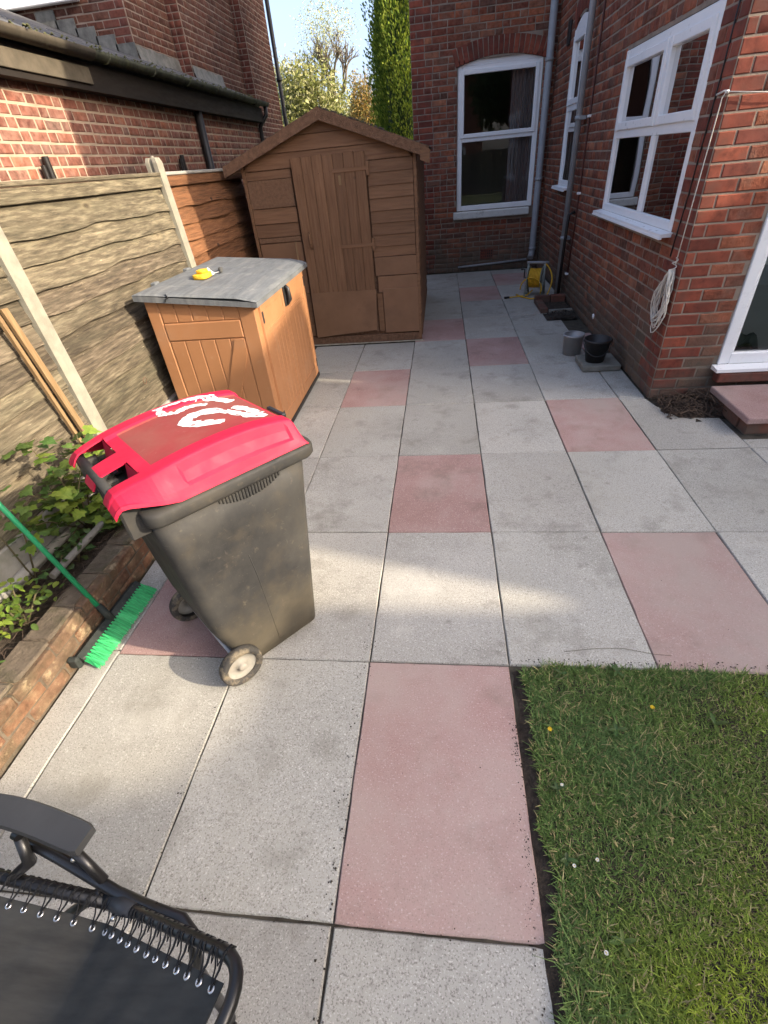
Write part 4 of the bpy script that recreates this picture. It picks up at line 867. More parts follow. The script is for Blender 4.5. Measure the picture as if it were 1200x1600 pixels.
# ------------------------------------------------------------------ raised bed with brick edging
bs_ = MB(); bs_.grid(10, 40, lambda u, v: (-1.835 + 0.36 * u, -2.4 + 4.2 * v, 0.155 + 0.02 * math.sin(14 * v + 5 * u) + 0.012 * math.sin(37 * v))); put('bed_soil', bs_, 'soil', kind='structure')
ed = thing('bed_edging', (-1.42, -0.4, 0), 'low worn brick edging of the raised flower bed', 'edging')
put('core', MB().box((-1.50, -2.4, -0.02), (-1.363, 1.75, 0.193)), 'mossy_top', ed)
for row in range(3):
    y = -2.4 - 0.11 * (row % 2)
    while y < 1.75:
        l = 0.218; z0 = 0.004 + row * 0.068
        b = MB(); b.bbox((-1.46, y, z0), (-1.357 + random.uniform(-0.004, 0.006), min(y + l, 1.75), z0 + 0.060), 0.007); b.v = [tuple(c + random.uniform(-0.0025, 0.0025) for c in p) for p in b.v]
        b.v = [(x_, y_, z_ + 0.004 * math.sin(9 * y_)) for x_, y_, z_ in b.v]
        if -1.0 < y: put('brick', b, 'brick_edging', ed)
        y += l + 0.010
y = -0.75
while y < 1.6:
    l = random.uniform(0.19, 0.23); b = MB(); b.bbox((-1.51, y, 0.190), (-1.385 + random.uniform(-0.014, 0.010), y + l, 0.206 + random.uniform(-0.006, 0.008)), 0.008); b.v = [tuple(c + random.uniform(-0.005, 0.005) for c in p) for p in b.v]
    put('coping', b, 'mossy_top', ed); y += l + 0.006
one('metal_pole', MB().tube([(-1.575, 0.24, 0.262), (-1.565, 0.83, 0.262), (-1.56, 1.5, 0.25)], 0.0185, 12), 'metal_pole', 'grey metal pole lying on the flower bed soil', 'pole')
one('metal_pole', MB().tube([(-1.79, -0.1, 0.235), (-1.79, 0.42, 0.225), (-1.775, 0.9, 0.205)], 0.026, 12), 'gravel_board', 'pale concrete coloured pole lying along the foot of the fence', 'pole')
# plants
def leaf_mesh(kind):
    mb = MB()
    if kind == 'lobed':                             # five-lobed leaf, folded along the midrib
        out = [(0, 0), (0.22, -0.16), (0.52, -0.06), (0.44, 0.14), (0.60, 0.40), (0.36, 0.42), (0.30, 0.62), (0.16, 0.66), (0, 1.0), (-0.16, 0.66), (-0.30, 0.62), (-0.36, 0.42), (-0.60, 0.40), (-0.44, 0.14), (-0.52, -0.06), (-0.22, -0.16)]
        vs = [(0, 0.32, 0.03)] + [(x, y, 0.10 * abs(x) - 0.10 * (x * x + y * y) + 0.03 * math.sin(7 * y)) for x, y in out]
        mb.add(vs, [(0, i, i % 16 + 1) for i in range(1, 17)])
    elif kind == 'oval':
        mb.grid(3, 6, lambda u, v: ((u - 0.5) * 0.62 * math.sin(math.pi * min(0.98, 0.06 + 0.94 * v)) ** 0.7, v, 0.14 * abs(u - 0.5) - 0.22 * v * v))
    else:                                           # strap
        mb.grid(3, 9, lambda u, v: ((u - 0.5) * 0.085 * (1 - v ** 3), v * 0.75, 0.62 * v - 0.95 * v * v + 0.05 * abs(u - 0.5)))
    return mb.mesh('leaf')
LM = {}
def leaf(t, kind, m, p, size, yaw, pitch, roll=0.0):
    if (kind, m) not in LM:
        me = leaf_mesh(kind); me.materials.append(MT[m]); LM[(kind, m)] = me
    o = bpy.data.objects.new('leaf', LM[(kind, m)]); COL.objects.link(o); o.parent = t; o.location = Vector(p) - WPOS[t.name]; o.rotation_euler = (pitch, roll, yaw); o.scale = (size, size, size)
def shrub(base, tips, label, kind, m, nleaf, size, spread, name='leafy_shrub', m2=None):
    t = thing(name, base, label, 'plant', 'plants in the flower bed')
    B = Vector(base); mbs = MB()
    for tp in tips:
        T = Vector(tp); mid = (B + T) / 2 + Vector((random.uniform(-0.03, 0.03), random.uniform(-0.03, 0.03), 0.06)); mbs.tube([B, mid, T], [0.005, 0.004, 0.002], 6)
        for k in range(nleaf):
            f = random.uniform(0.35, 1.0); q = (B * (1 - f) ** 2 + mid * 2 * f * (1 - f) + T * f * f) + Vector((random.gauss(0, spread), random.gauss(0, spread), random.gauss(0, spread * 0.8)))
            q.x = max(q.x, -1.80)
            leaf(t, kind, m2 if (m2 and random.random() < 0.35) else m, q, size * random.uniform(0.6, 1.25), random.uniform(0, 6.28), random.uniform(-0.5, 0.45), random.uniform(-0.4, 0.4))
    put('stem', mbs, 'stem', t)
shrub((-1.72, 0.72, 0.16), [(-1.70, 0.62, 0.80), (-1.66, 0.55, 0.56), (-1.60, 0.78, 0.60), (-1.58, 0.90, 0.46), (-1.66, 1.05, 0.52), (-1.70, 0.45, 0.62), (-1.52, 0.72, 0.36), (-1.56, 1.0, 0.60), (-1.62, 0.85, 0.72), (-1.70, 0.30, 0.50)], 'bushy plant with lobed green leaves between fence and bin', 'lobed', 'leaf', 26, 0.070, 0.06, m2='leaf_lime')
shrub((-1.52, 0.70, 0.17), [(-1.46, 0.62, 0.30), (-1.47, 0.80, 0.32), (-1.44, 0.72, 0.24)], 'low lobed leaf plant in front of the metal pole', 'lobed', 'leaf', 18, 0.055, 0.04)
shrub((-1.60, 0.02, 0.16), [(-1.60, -0.12, 0.32), (-1.66, 0.12, 0.34), (-1.56, 0.18, 0.28), (-1.70, -0.02, 0.36), (-1.58, -0.02, 0.30)], 'bright lime green ground plant at the left edge of the bed', 'oval', 'leaf_lime', 34, 0.036, 0.04, m2='leaf')
shrub((-1.62, -0.32, 0.16), [(-1.60, -0.45, 0.28), (-1.66, -0.25, 0.30), (-1.55, -0.25, 0.25), (-1.70, -0.40, 0.30)], 'low dark green ground plant nearest the camera in the bed', 'oval', 'leaf_dark', 30, 0.032, 0.04, m2='leaf')
shrub((-1.62, 0.45, 0.16), [(-1.62, 0.35, 0.24), (-1.68, 0.5, 0.24), (-1.56, 0.52, 0.22), (-1.70, 0.62, 0.26)], 'dark ivy growing between the two poles on the bed', 'lobed', 'leaf_dark', 18, 0.036, 0.05)
shrub((-1.76, 0.30, 0.16), [(-1.80, 0.30, 0.56), (-1.78, 0.42, 0.46)], 'thin sprig with small leaves in front of the gravel board', 'oval', 'leaf', 9, 0.026, 0.02)
def strap(base, n, label):
    t = thing('strap_plant', base, label, 'plant', 'plants in the flower bed')
    for k in range(n):
        a = random.uniform(0, 6.28); leaf(t, 'strap', 'leaf' if k % 3 else 'leaf_dark', Vector(base) + Vector((random.gauss(0, 0.02), random.gauss(0, 0.03), 0.0)), random.uniform(0.16, 0.30), a, random.uniform(0.1, 0.75))
strap((-1.44, 0.92, 0.17), 34, 'clump of long strap leaves beside the bin'); strap((-1.47, 1.15, 0.17), 22, 'strap leaf clump further back behind the bin')
tw = MB()
for k in range(150):
    x, y = random.uniform(-1.78, -1.50), random.uniform(-0.4, 1.3); a = random.uniform(0, 6.28); l = random.uniform(0.03, 0.14); z = 0.178 + random.uniform(0, 0.025)
    tw.tube([(x, y, z), (x + l * 0.5 * math.cos(a), y + l * 0.5 * math.sin(a), z + 0.012), (x + l * math.cos(a + 0.3), y + l * math.sin(a + 0.3), z)], 0.0018, 4, caps=False)
tag(put('leaf_litter', tw, 'twig', kind='stuff'), 'dry twigs and litter scattered on the bed soil')

# ------------------------------------------------------------------ the shed
shed = thing('garden_shed', (-0.82, 4.55, 0), 'brown painted wooden shed with a leaning plank door', 'shed')
SX0, SX1, SY, SYB, EV = -1.70, 0.085, 4.55, 6.95, 1.86
RISE = 0.325
def gable(x): return EV + RISE * (1 - abs(x + 0.82) / 0.9)
# shell behind the cladding
sh = MB(); sh.prism([(SX0 + 0.02, SY + 0.022, 0.04), (SX1 - 0.02, SY + 0.022, 0.04), (SX1 - 0.02, SY + 0.022, EV - 0.01), (-0.82, SY + 0.022, EV + RISE - 0.03), (SX0 + 0.02, SY + 0.022, EV - 0.01)], (0, SYB - SY - 0.03, 0)); o = put('shell', sh, 'shed_rough', shed); fix_normals(o)
def lap(x0, x1, z0, z1, y=SY, m='shed_paint', clip=True, tilt=0.012):
    zt0, zt1 = z1, z1
    pts_b = [(x0, z0), (x1, z0)]; xa, xb = x0, x1
    f = [(x0, y - tilt, z0), (x1, y - tilt, z0), (x1, y - 0.002, z1), (x0, y - 0.002, z1)]
    mb = MB(); mb.add([f[0], f[1], f[2], f[3], (x0, y + 0.02, z0), (x1, y + 0.02, z0), (x1, y + 0.02, z1), (x0, y + 0.02, z1)], [(0, 1, 2, 3), (4, 7, 6, 5), (0, 4, 5, 1), (3, 2, 6, 7), (0, 3, 7, 4), (1, 5, 6, 2)])
    return put('board', mb, m, shed)
for (za, zb) in ((1.02, 1.125), (1.128, 1.235), (1.238, 1.345), (1.348, 1.455), (1.458, 1.565), (1.568, 1.675), (1.678, 1.775)): lap(-0.405, SX1 - 0.035, za, zb)
lap(-0.405, SX1 - 0.035, 0.925, 1.017)
put('panel', MB().bbox((-0.405, SY - 0.016, 0.735), (SX1 - 0.03, SY + 0.02, 0.918), 0.003), 'shed_board', shed)
put('panel', MB().bbox((-0.385, SY - 0.014, 0.56), (SX1 - 0.02, SY + 0.02, 0.728), 0.003), 'shed_board', shed)
put('panel', MB().bbox((-0.34, SY - 0.024, 0.115), (SX1 - 0.022, SY + 0.02, 0.60), 0.004), 'shed_board', shed)
put('panel', MB().bbox((-0.41, SY - 0.008, 0.13), (-0.345, SY + 0.02, 0.555), 0.003), 'shed_paint', shed)
put('panel', MB().bbox((-1.665, SY - 0.010, 1.455), (-1.19, SY + 0.02, 1.70), 0.003), 'shed_osb', shed)
lap(-1.665, -1.19, 1.705, 1.775, tilt=0.008); lap(-1.665, -1.19, 1.315, 1.45); lap(-1.665, -1.19, 1.19, 1.31)
put('panel', MB().bbox((-1.66, SY - 0.014, 1.135), (-1.19, SY + 0.02, 1.182), 0.003), 'shed_osb', shed)
put('panel', MB().bbox((-1.66, SY - 0.006, 0.60), (-1.19, SY + 0.02, 1.128), 0.003), 'shed_board', shed); lap(-1.665, -1.19, 0.12, 0.595)
# gable boards
for (za, zb) in ((1.782, 1.905), (1.91, 2.03), (2.035, 2.15)):
    w0 = min(0.86, 0.9 * (1 - (za - EV) / RISE) - 0.03); w1 = min(0.86, max(0.02, 0.9 * (1 - (zb - EV) / RISE) - 0.03))
    mb = MB(); mb.prism([(-0.82 - w0, SY - 0.012, za), (-0.82 + w0, SY - 0.012, za), (-0.82 + w1, SY - 0.003, zb), (-0.82 - w1, SY - 0.003, zb)], (0, 0.03, 0)); o = put('board', mb, 'shed_paint', shed); fix_normals(o)
for x in (SX0, SX1 - 0.03): put('corner_trim', MB().bbox((x, SY - 0.018, 0.04), (x + 0.032, SY + 0.03, EV - 0.005), 0.003), 'shed_paint', shed)
# door, slightly out of square
dr = put('door', MB().box((-1.165, SY - 0.018, 0.135), (-0.42, SY - 0.004, 1.855)), 'shed_rough', shed, label='plank door of the shed')
nb_ = 7
for k in range(nb_):
    a = -1.168 + k * 0.107; tl = 0.010 * random.uniform(-1, 1)
    put('plank', MB().bbox((a + 0.0012, SY - 0.036 + random.uniform(-0.0015, 0.0015), 0.50), (a + 0.1058, SY - 0.019, 1.86 + tl * 0.5), 0.0035), 'shed_plank', dr)
    for zn in (0.62, 1.05, 1.72): put('nail', MB().lathe([(0.0045, 0), (0.004, 0.0015), (0.0001, 0.002)], (a + 0.053 + random.uniform(-0.02, 0.02), SY - 0.0365, zn + random.uniform(-0.02, 0.02)), 7, (0, -1, 0)), 'rust', dr)
kp = MB(); kp.prism([(-1.172, SY - 0.040, 0.105), (-0.44, SY - 0.040, 0.16), (-0.41, SY - 0.040, 0.60), (-1.168, SY - 0.040, 0.605)], (0, 0.02, 0)); o = put('kick_panel', kp, 'shed_board', dr); fix_normals(o)
for z in (1.72, 1.05):
    h = MB(); h.bbox((-0.76, SY - 0.043, z - 0.018), (-0.40, SY - 0.037, z + 0.018), 0.002); h.bbox((-0.415, SY - 0.045, z - 0.06), (-0.385, SY - 0.02, z + 0.06), 0.002); hh = put('hinge', h, 'shed_paint', dr)
    for x in (-0.72, -0.6, -0.5): put('screw', MB().lathe([(0.008, 0), (0.006, 0.003), (0.0001, 0.004)], (x, SY - 0.043, z), 8, (0, -1, 0)), 'rust', hh) if False else None
put('door_handle', MB().tube([(-1.085, SY - 0.036, 1.20), (-1.082, SY - 0.065, 1.185), (-1.078, SY - 0.068, 1.12), (-1.075, SY - 0.065, 1.07), (-1.072, SY - 0.036, 1.055)], 0.009, 8), 'shed_paint', dr)
put('plate', MB().bbox((-0.70, SY - 0.040, 1.60), (-0.675, SY - 0.0365, 1.68), 0.001), 'fresh_wood', dr)
put('plinth', MB().bbox((SX0, SY - 0.012, 0.012), (SX1, SY + 0.08, 0.10), 0.006), 'shed_rough', shed)
lime = MB(); lime.box((SX0, SY - 0.03, 0.0025), (SX1 + 0.02, SY - 0.012, 0.014), 0.003); put('mortar_line', lime, 'lime', shed)
# side boards on the yard side
z = 0.06
while z < EV - 0.05:
    z1 = min(z + 0.118, EV - 0.01); mb = MB(); mb.prism([(SX1 + 0.010, SY + 0.034, z), (SX1 - 0.002, SY + 0.034, z1 + 0.006), (SX1 - 0.018, SY + 0.034, z1 + 0.006), (SX1 - 0.018, SY + 0.034, z)], (0, SYB - SY - 0.04, 0)); o = put('side_board', mb, 'shed_paint', shed); fix_normals(o); z = z1 + 0.003
# roof slopes, felt, barge boards
def slope(sgn, t0, t1, y0, y1, ov):
    xe = -0.82 + sgn * (0.9 + ov); ze = EV + RISE * (1 - (0.9 + ov) / 0.9)
    return [(-0.82, y0, EV + RISE + t0), (xe, y0, ze + t0), (xe, y0, ze + t1), (-0.82, y0, EV + RISE + t1)], (0, y1 - y0, 0)
for sgn in (-1, 1):
    p, d = slope(sgn, 0.004, 0.022, SY - 0.075, SYB + 0.06, 0.115); o = put('roof', MB().prism(p, d), 'shed_rough', shed); fix_normals(o)
    p, d = slope(sgn, 0.024, 0.034, SY - 0.095, SYB + 0.07, 0.135); f = put('felt', MB().prism(p, d), 'felt', o); fix_normals(f)
    xe = -0.82 + sgn * 1.035; ze = EV + RISE * (1 - 1.035 / 0.9)
    mb = MB(); n = 20; vs = []
    for k in range(n + 1):
        f_ = k / n; x = -0.82 + (xe + 0.82) * f_; z = EV + RISE + (ze - EV - RISE) * f_; j1 = random.uniform(-0.004, 0.005)
        vs += [(x, SY - 0.10, z - 0.062 + random.uniform(-0.002, 0.002)), (x, SY - 0.10, z + 0.030 + j1), (x, SY - 0.076, z + 0.030 + j1), (x, SY - 0.076, z - 0.062)]
    fs_ = []
    for k in range(n):
        a, b = 4 * k, 4 * k + 4
        for q in range(4): fs_.append((a + q, a + (q + 1) % 4, b + (q + 1) % 4, b + q))
    fs_ += [(0, 1, 2, 3), tuple(4 * n + q for q in (3, 2, 1, 0))]
    mb.add(vs, fs_); o = put('barge_board', mb, 'shed_rough', shed); fix_normals(o)
mb = MB(); mb.prism([(0.128, SY - 0.108, 1.742), (0.218, SY - 0.108, 1.708), (0.228, SY - 0.108, 1.815), (0.135, SY - 0.108, 1.85)], (0, 0.03, 0)); o = put('end_block', mb, 'shed_paint', shed); fix_normals(o)
mb = MB()
for k in range(90):
    x = random.uniform(-0.8, -0.2); s = random.uniform(0.006, 0.016); z = gable(x) + 0.036; y = SY - 0.09 + random.uniform(0, 0.05)
    mb.add([(x - s, y, z), (x, y - s, z), (x + s, y, z), (x, y + s, z), (x, y, z + s)], [(0, 1, 4), (1, 2, 4), (2, 3, 4), (3, 0, 4)])
put('moss', mb, 'felt', shed, kind='stuff')
# ------------------------------------------------------------------ storage box
box = thing('storage_box', (-1.35, 2.8, 0), 'brown plastic garden storage box with a grey lid', 'storage box')
BX0, BX1, BY0, BY1 = -1.74, -0.962, 2.10, 3.52
def lidz(x): return 1.095 + (-0.925 - x) * 0.088
bm_ = MB(); bm_.prism([(BX0, BY0, 0.03), (BX1, BY0, 0.03), (BX1, BY0, 1.045), (BX0, BY0, 1.115)], (0, BY1 - BY0, 0)); o = put('body', bm_, 'resin_brown', box); fix_normals(o); body = o
put('base', MB().bbox((BX0 - 0.005, BY0 - 0.008, 0.004), (BX1 + 0.008, BY1 + 0.008, 0.045), 0.006), 'black_plastic', box)
yf = BY0 - 0.010
sp = put('side_panel', MB().bbox((BX0 + 0.09, BY0 - 0.003, 0.08), (BX1 - 0.115, BY0 + 0.004, 1.05), 0.001), 'resin_brown', box)
for (a, b) in ((BX0 - 0.003, BX0 + 0.088), (BX1 - 0.113, BX1 + 0.003)):
    put('corner_post', MB().bbox((a, yf, 0.05), (b, BY0 + 0.03, 1.048 + (0.06 if a < -1.5 else 0)), 0.006), 'resin_brown', sp)
for k in range(5):
    a = BX0 + 0.092 + k * 0.1145; put('plank', MB().bbox((a + 0.003, yf + 0.002, 0.955), (a + 0.1115, BY0 + 0.002, 1.048 + 0.048 * (1 - k / 5)), 0.005), 'resin_brown', sp)
put('rail', MB().bbox((BX0 + 0.092, yf - 0.002, 0.83), (BX1 - 0.117, BY0 + 0.002, 0.95), 0.006), 'resin_brown', sp)
for k in range(5):
    a = BX0 + 0.092 + k * 0.1145; put('plank', MB().bbox((a + 0.003, yf + 0.003, 0.10), (a + 0.1115, BY0 + 0.002, 0.824), 0.005), 'resin_brown', sp)
br = MB(); br.prism([(BX0 + 0.30, yf - 0.004, 0.115), (BX0 + 0.40, yf - 0.004, 0.115), (BX1 - 0.12, yf - 0.004, 0.72), (BX1 - 0.12, yf - 0.004, 0.82), (BX1 - 0.19, yf - 0.004, 0.82)], (0, 0.010, 0)); o = put('brace', br, 'resin_brown', sp); fix_normals(o)
for (a, b) in ((BY0 + 0.075, 2.798), (2.806, BY1 - 0.06)):
    d = put('door', MB().bbox((BX1 - 0.004, a, 0.07), (BX1 + 0.010, b, 1.035), 0.004), 'resin_brown', box)
    fr = MB(); fr.bbox((BX1 + 0.006, a + 0.002, 0.072), (BX1 + 0.017, a + 0.085, 1.033), 0.004); fr.bbox((BX1 + 0.006, b - 0.085, 0.072), (BX1 + 0.017, b - 0.002, 1.033), 0.004); fr.bbox((BX1 + 0.006, a + 0.086, 0.80), (BX1 + 0.016, b - 0.086, 0.835), 0.003); fr.bbox((BX1 + 0.006, a + 0.086, 0.072), (BX1 + 0.016, b - 0.086, 0.16), 0.003); fr.bbox((BX1 + 0.006, a + 0.086, 0.97), (BX1 + 0.016, b - 0.086, 1.033), 0.003)
    put('door_frame', fr, 'resin_brown', d)
    for k in range(5):
        q = a + 0.087 + k * (b - a - 0.174) / 5; put('plank', MB().bbox((BX1 + 0.008, q + 0.003, 0.162), (BX1 + 0.0125, q + (b - a - 0.174) / 5 - 0.003, 0.798), 0.002), 'resin_brown', d)
    hy = a + 0.02 if a < 2.5 else b - 0.02
    for z in (0.93, 0.17): put('hinge', MB().bbox((BX1 + 0.012, hy - 0.014, z - 0.04), (BX1 + 0.021, hy + 0.014, z + 0.04), 0.003), 'black_plastic', d)
hd = MB(); hd.tube([(BX1 + 0.02, 2.80, 1.02), (BX1 + 0.05, 2.80, 1.0), (BX1 + 0.055, 2.80, 0.92), (BX1 + 0.02, 2.80, 0.88)], 0.018, 8); hd.bbox((BX1 + 0.012, 2.755, 0.87), (BX1 + 0.028, 2.845, 1.04), 0.004); put('handle', hd, 'black_plastic', box)
# lid: two shallow slopes with rounded edge
ld = MB(); n = 14; vs = []
LX0, LX1, LY0, LY1 = -1.79, -0.918, 2.055, 3.565
def lid_fn(u, v):
    x = LX0 + (LX1 - LX0) * u; y = LY0 + (LY1 - LY0) * v; ex = min(u, 1 - u) * (LX1 - LX0); ey = min(v, 1 - v) * (LY1 - LY0); e = min(ex, ey)
    dz = -0.012 * max(0, 1 - e / 0.02) ** 2
    if u > 0.84: dz -= 0.020 * ((u - 0.84) / 0.16)
    ry = 0.0022 * (1 if abs((y - LY0) % 0.25 - 0.125) < 0.118 else -1) * (1 if e > 0.06 else 0)
    return (x, y, lidz(x) + dz + ry)
ld.grid(26, 90, lid_fn, smooth=False)
def rim(t): return [lid_fn(*t)]
bl = MB(); bl.prism([(LX0, LY0, lidz(LX0) - 0.052), (LX1, LY0, lidz(LX1) - 0.066), (LX1, LY0, lidz(LX1) - 0.034), (LX0, LY0, lidz(LX0) - 0.0145)], (0, LY1 - LY0, 0)); ld.add(bl.v, bl.f)
lid = put('lid', ld, 'resin_grey', box)
put('lid_seam', MB().tube([(-1.56, 2.052, lidz(-1.56) - 0.045), (-1.555, 2.052, lidz(-1.55) - 0.03), (-1.53, 2.052, lidz(-1.55) - 0.022), (-1.535, 2.053, lidz(-1.55) - 0.012), (-1.55, 2.065, lidz(-1.55) + 0.001)], 0.0035, 6), 'black_plastic', lid)
for y in (2.35, 2.9): put('lid_hinge', MB().bbox((LX0 - 0.012, y, lidz(LX0) - 0.03), (LX0 + 0.03, y + 0.07, lidz(LX0) + 0.008), 0.006), 'resin_grey', lid)
# yellow sponge tray and a crumpled white rag on the lid
spn = thing('sponge', (-1.50, 2.60, lidz(-1.50)), 'yellow jumbo sponge on the grey lid', 'sponge'); sb = MB()
ring = lambda z, s: [(-1.50 + s * 0.055 * math.copysign(abs(math.cos(a)) ** 0.5, math.cos(a)), 2.60 + s * 0.085 * math.copysign(abs(math.sin(a)) ** 0.5, math.sin(a)), z) for a in [2 * math.pi * k / 24 for k in range(24)]]
zb = lidz(-1.50) + 0.006
sb.loft([ring(zb, 0.96), ring(zb + 0.008, 1.0), ring(zb + 0.028, 1.0), ring(zb + 0.032, 0.95)]); sb.v = [(x + random.uniform(-0.003, 0.003), y + random.uniform(-0.003, 0.003), z + (random.uniform(-0.003, 0.003) if z > zb + 0.002 else 0)) for x, y, z in sb.v]; put('foam', sb, 'sponge', spn)
s2 = MB(); s2.loft([[(x * 0.9 - 0.15 , y * 0.8 + 0.53, z) for x, y, z in ring(zb + 0.033 + dz, sc)] for dz, sc in ((0, 0.7), (0.018, 0.72), (0.022, 0.66))]); put('grip', s2, 'sponge', spn)
rag = MB(); rag.grid(14, 14, lambda u, v: (-1.50 + 0.09 * (u - 0.5) + 0.01 * math.sin(9 * v), 2.73 + 0.15 * (v - 0.5) + 0.012 * math.sin(7 * u), lidz(-1.5) + 0.008 + 0.034 * abs(math.sin(6 * u + 2 * v) * math.cos(5 * v + u)) * math.sin(math.pi * u) * math.sin(math.pi * v) * 1.6)); one('rag', rag, 'cloth_white', 'crumpled white rag beside the yellow sponge', 'rag')
one('lid_brush', MB().tube([(-1.43, 2.80, lidz(-1.43) + 0.018), (-1.46, 2.86, lidz(-1.46) + 0.022), (-1.47, 2.92, lidz(-1.47) + 0.018)], [0.010, 0.017, 0.008], 10), 'lead', 'small grey brush lying behind the sponge', 'brush')
one('bamboo_stick', MB().tube([(-1.235, 4.44, 0.0), (-1.24, 4.47, 0.6), (-1.245, 4.49, 1.14)], 0.006, 6), 'fresh_wood', 'thin bamboo stick standing by the shed door', 'stick')
cur = MB(); cur.tube([(-1.815 + 0.0, 1.88 + 0.03 * math.cos(a) * (1 - a / 12), 0.62 + 0.03 * math.sin(a) * (1 - a / 12)) for a in [k * 0.5 for k in range(14)]], 0.0022, 5); one('wire_curl', cur, 'rust', 'little curl of rusty wire on the fence', 'wire')

# ------------------------------------------------------------------ wheelie bin (built in its own frame: +y towards the lid's front)
wb = thing('wheelie_bin', (-0.721, 0.062, 0), 'grey wheelie bin with a bright red lid painted in white', 'wheelie bin', rz=-0.724)
def rrect(hx, y0, y1, r, z, n=7):
    P = []
    for (cx_, cy2, a0) in ((hx - r, y1 - r, 0), (-hx + r, y1 - r, math.pi / 2), (-hx + r, y0 + r, math.pi), (hx - r, y0 + r, 1.5 * math.pi)):
        for k in range(n): a = a0 + math.pi / 2 * k / (n - 1); P.append((cx_ + r * math.cos(a), cy2 + r * math.sin(a), z))
    return P
rings = []
for (z, hx, y0, y1, r) in ((0.02, 0.216, 0.045, 0.405, 0.04), (0.028, 0.228, 0.035, 0.418, 0.04), (0.10, 0.232, 0.02, 0.428, 0.045), (0.20, 0.238, -0.02, 0.438, 0.05), (0.30, 0.243, -0.045, 0.448, 0.05), (0.45, 0.249, -0.058, 0.463, 0.05), (0.60, 0.255, -0.068, 0.478, 0.05), (0.75, 0.261, -0.078, 0.494, 0.05), (0.895, 0.267, -0.086, 0.510, 0.05)):
    rings.append(rrect(hx, y0, y1, r, z))
b_ = MB(); b_.loft(rings); body = put('body', b_, 'bin_body', wb, local=True)
rimm = MB(); rimm.loft([rrect(0.268, -0.088, 0.512, 0.05, 0.888), rrect(0.288, -0.098, 0.540, 0.05, 0.893), rrect(0.294, -0.10, 0.546, 0.05, 0.903), rrect(0.294, -0.10, 0.546, 0.05, 0.932), rrect(0.288, -0.098, 0.540, 0.05, 0.944), rrect(0.26, -0.08, 0.50, 0.05, 0.944)]); put('rim', rimm, 'bin_body', wb, local=True)
# lifting comb under the rim on the side, mould seam, wheel arch lip
cb = MB()
for k in range(20):
    y = 0.14 + k * 0.0125; dz = 0.034 * math.sin(math.pi * (k + 0.5) / 20) ** 0.7; cb.bbox((0.255, y - 0.0042, 0.872 - dz), (0.2705, y + 0.0042, 0.890), 0.002)
put('comb', cb, 'bin_body', body, local=True)
put('seam', MB().tube([(0.2285, 0.205, 0.035), (0.2390, 0.20, 0.22), (0.2502, 0.19, 0.48), (0.2552, 0.18, 0.60)], 0.0014, 5), 'bin_body', body, local=True)
hb = MB()
for sg in (-1, 1):
    hb.bbox((sg * 0.205 - 0.016, -0.148, 0.85), (sg * 0.205 + 0.016, -0.08, 0.985), 0.006); hb.bbox((sg * 0.03 - 0.012, -0.145, 0.88), (sg * 0.03 + 0.012, -0.08, 0.985), 0.005)
hb.bbox((-0.225, -0.112, 0.875), (0.225, -0.085, 0.93), 0.008); put('handle_bracket', hb, 'bin_body', body, local=True)
hn = MB(); hn.tube([(-0.212, -0.135, 1.000), (0.212, -0.135, 1.000)], 0.0165, 16); put('handle', hn, 'bin_body', wb, local=True, label='round dark grip bar')
put('axle', MB().tube([(-0.266, 0.0, 0.0955), (0.266, 0.0, 0.0955)], 0.011, 10), 'steel', wb, local=True)
for sg in (-1, 1):
    ax = (sg, 0, 0); c = (sg * 0.258, 0, 0.0955)
    wh = put('wheel', MB().lathe([(0.0001, 0.010), (0.02, 0.010), (0.022, 0.003), (0.055, -0.004), (0.060, 0.006), (0.066, 0.006)], c, 32, ax), 'wheel_rim', wb, local=True)
    ty = MB(); ty.lathe([(0.064, -0.022), (0.084, -0.024), (0.092, -0.018), (0.0945, -0.006), (0.0945, 0.006), (0.092, 0.018), (0.084, 0.024), (0.070, 0.020), (0.064, 0.010)], c, 44, ax); put('tyre', ty, 'tyre', wh, local=True)
    put('hub_cap', MB().lathe([(0.020, 0.009), (0.018, 0.018), (0.012, 0.022), (0.0001, 0.022)], c, 18, ax), 'wheel_rim', wh, local=True)
# lid: profile across x, domed along y, with fingers gripping the bar
def lid_top(y): return 1.018 + 0.050 * math.sin(math.pi * min(1, max(0, (y + 0.17) / 0.86)) ** 0.9) - 0.012 * max(0, (y - 0.3) / 0.2) ** 2
HALF = [0.0, 0.05, 0.052, 0.11, 0.164, 0.170, 0.178, 0.186, 0.190, 0.215, 0.229, 0.236, 0.240, 0.249, 0.252, 0.262, 0.265, 0.276, 0.284, 0.288, 0.289]
LXP = [-x for x in HALF[:0:-1]] + HALF
LYP = [-0.168, -0.164, -0.155, -0.140, -0.12, -0.10, -0.08, -0.06, -0.04, -0.025, -0.010, 0.005, 0.02, 0.04, 0.055, 0.065, 0.08] + [0.10 + 0.02 * k for k in range(18)] + [0.455, 0.465, 0.48, 0.49, 0.498, 0.505, 0.510, 0.514, 0.515]
def lid_z(x, y):
    a = abs(x); t = lid_top(y); base = 0.950 + 0.042 * min(1, max(0, (0.02 - y) / 0.15))
    X = [0, 0.164, 0.178, 0.229, 0.236, 0.240, 0.276, 0.284, 0.289]; Zs = [t - 0.011, t - 0.011, t, t, t - 0.003, t - 0.008, base + 0.30 * (t - base), base + 0.012, base]
    z = float(np.interp(a, X, Zs))
    if 0.06 < y < 0.46 and 0.248 < a < 0.266: z -= 0.012                       # long hollow in the side
    if y > 0.485: z = base + (z - base) * max(0.0, 1 - ((y - 0.485) / 0.030) ** 2.2)
    if y < -0.13: z = z - 0.030 * ((-0.13 - y) / 0.038) ** 2
    return max(z, 0.949)
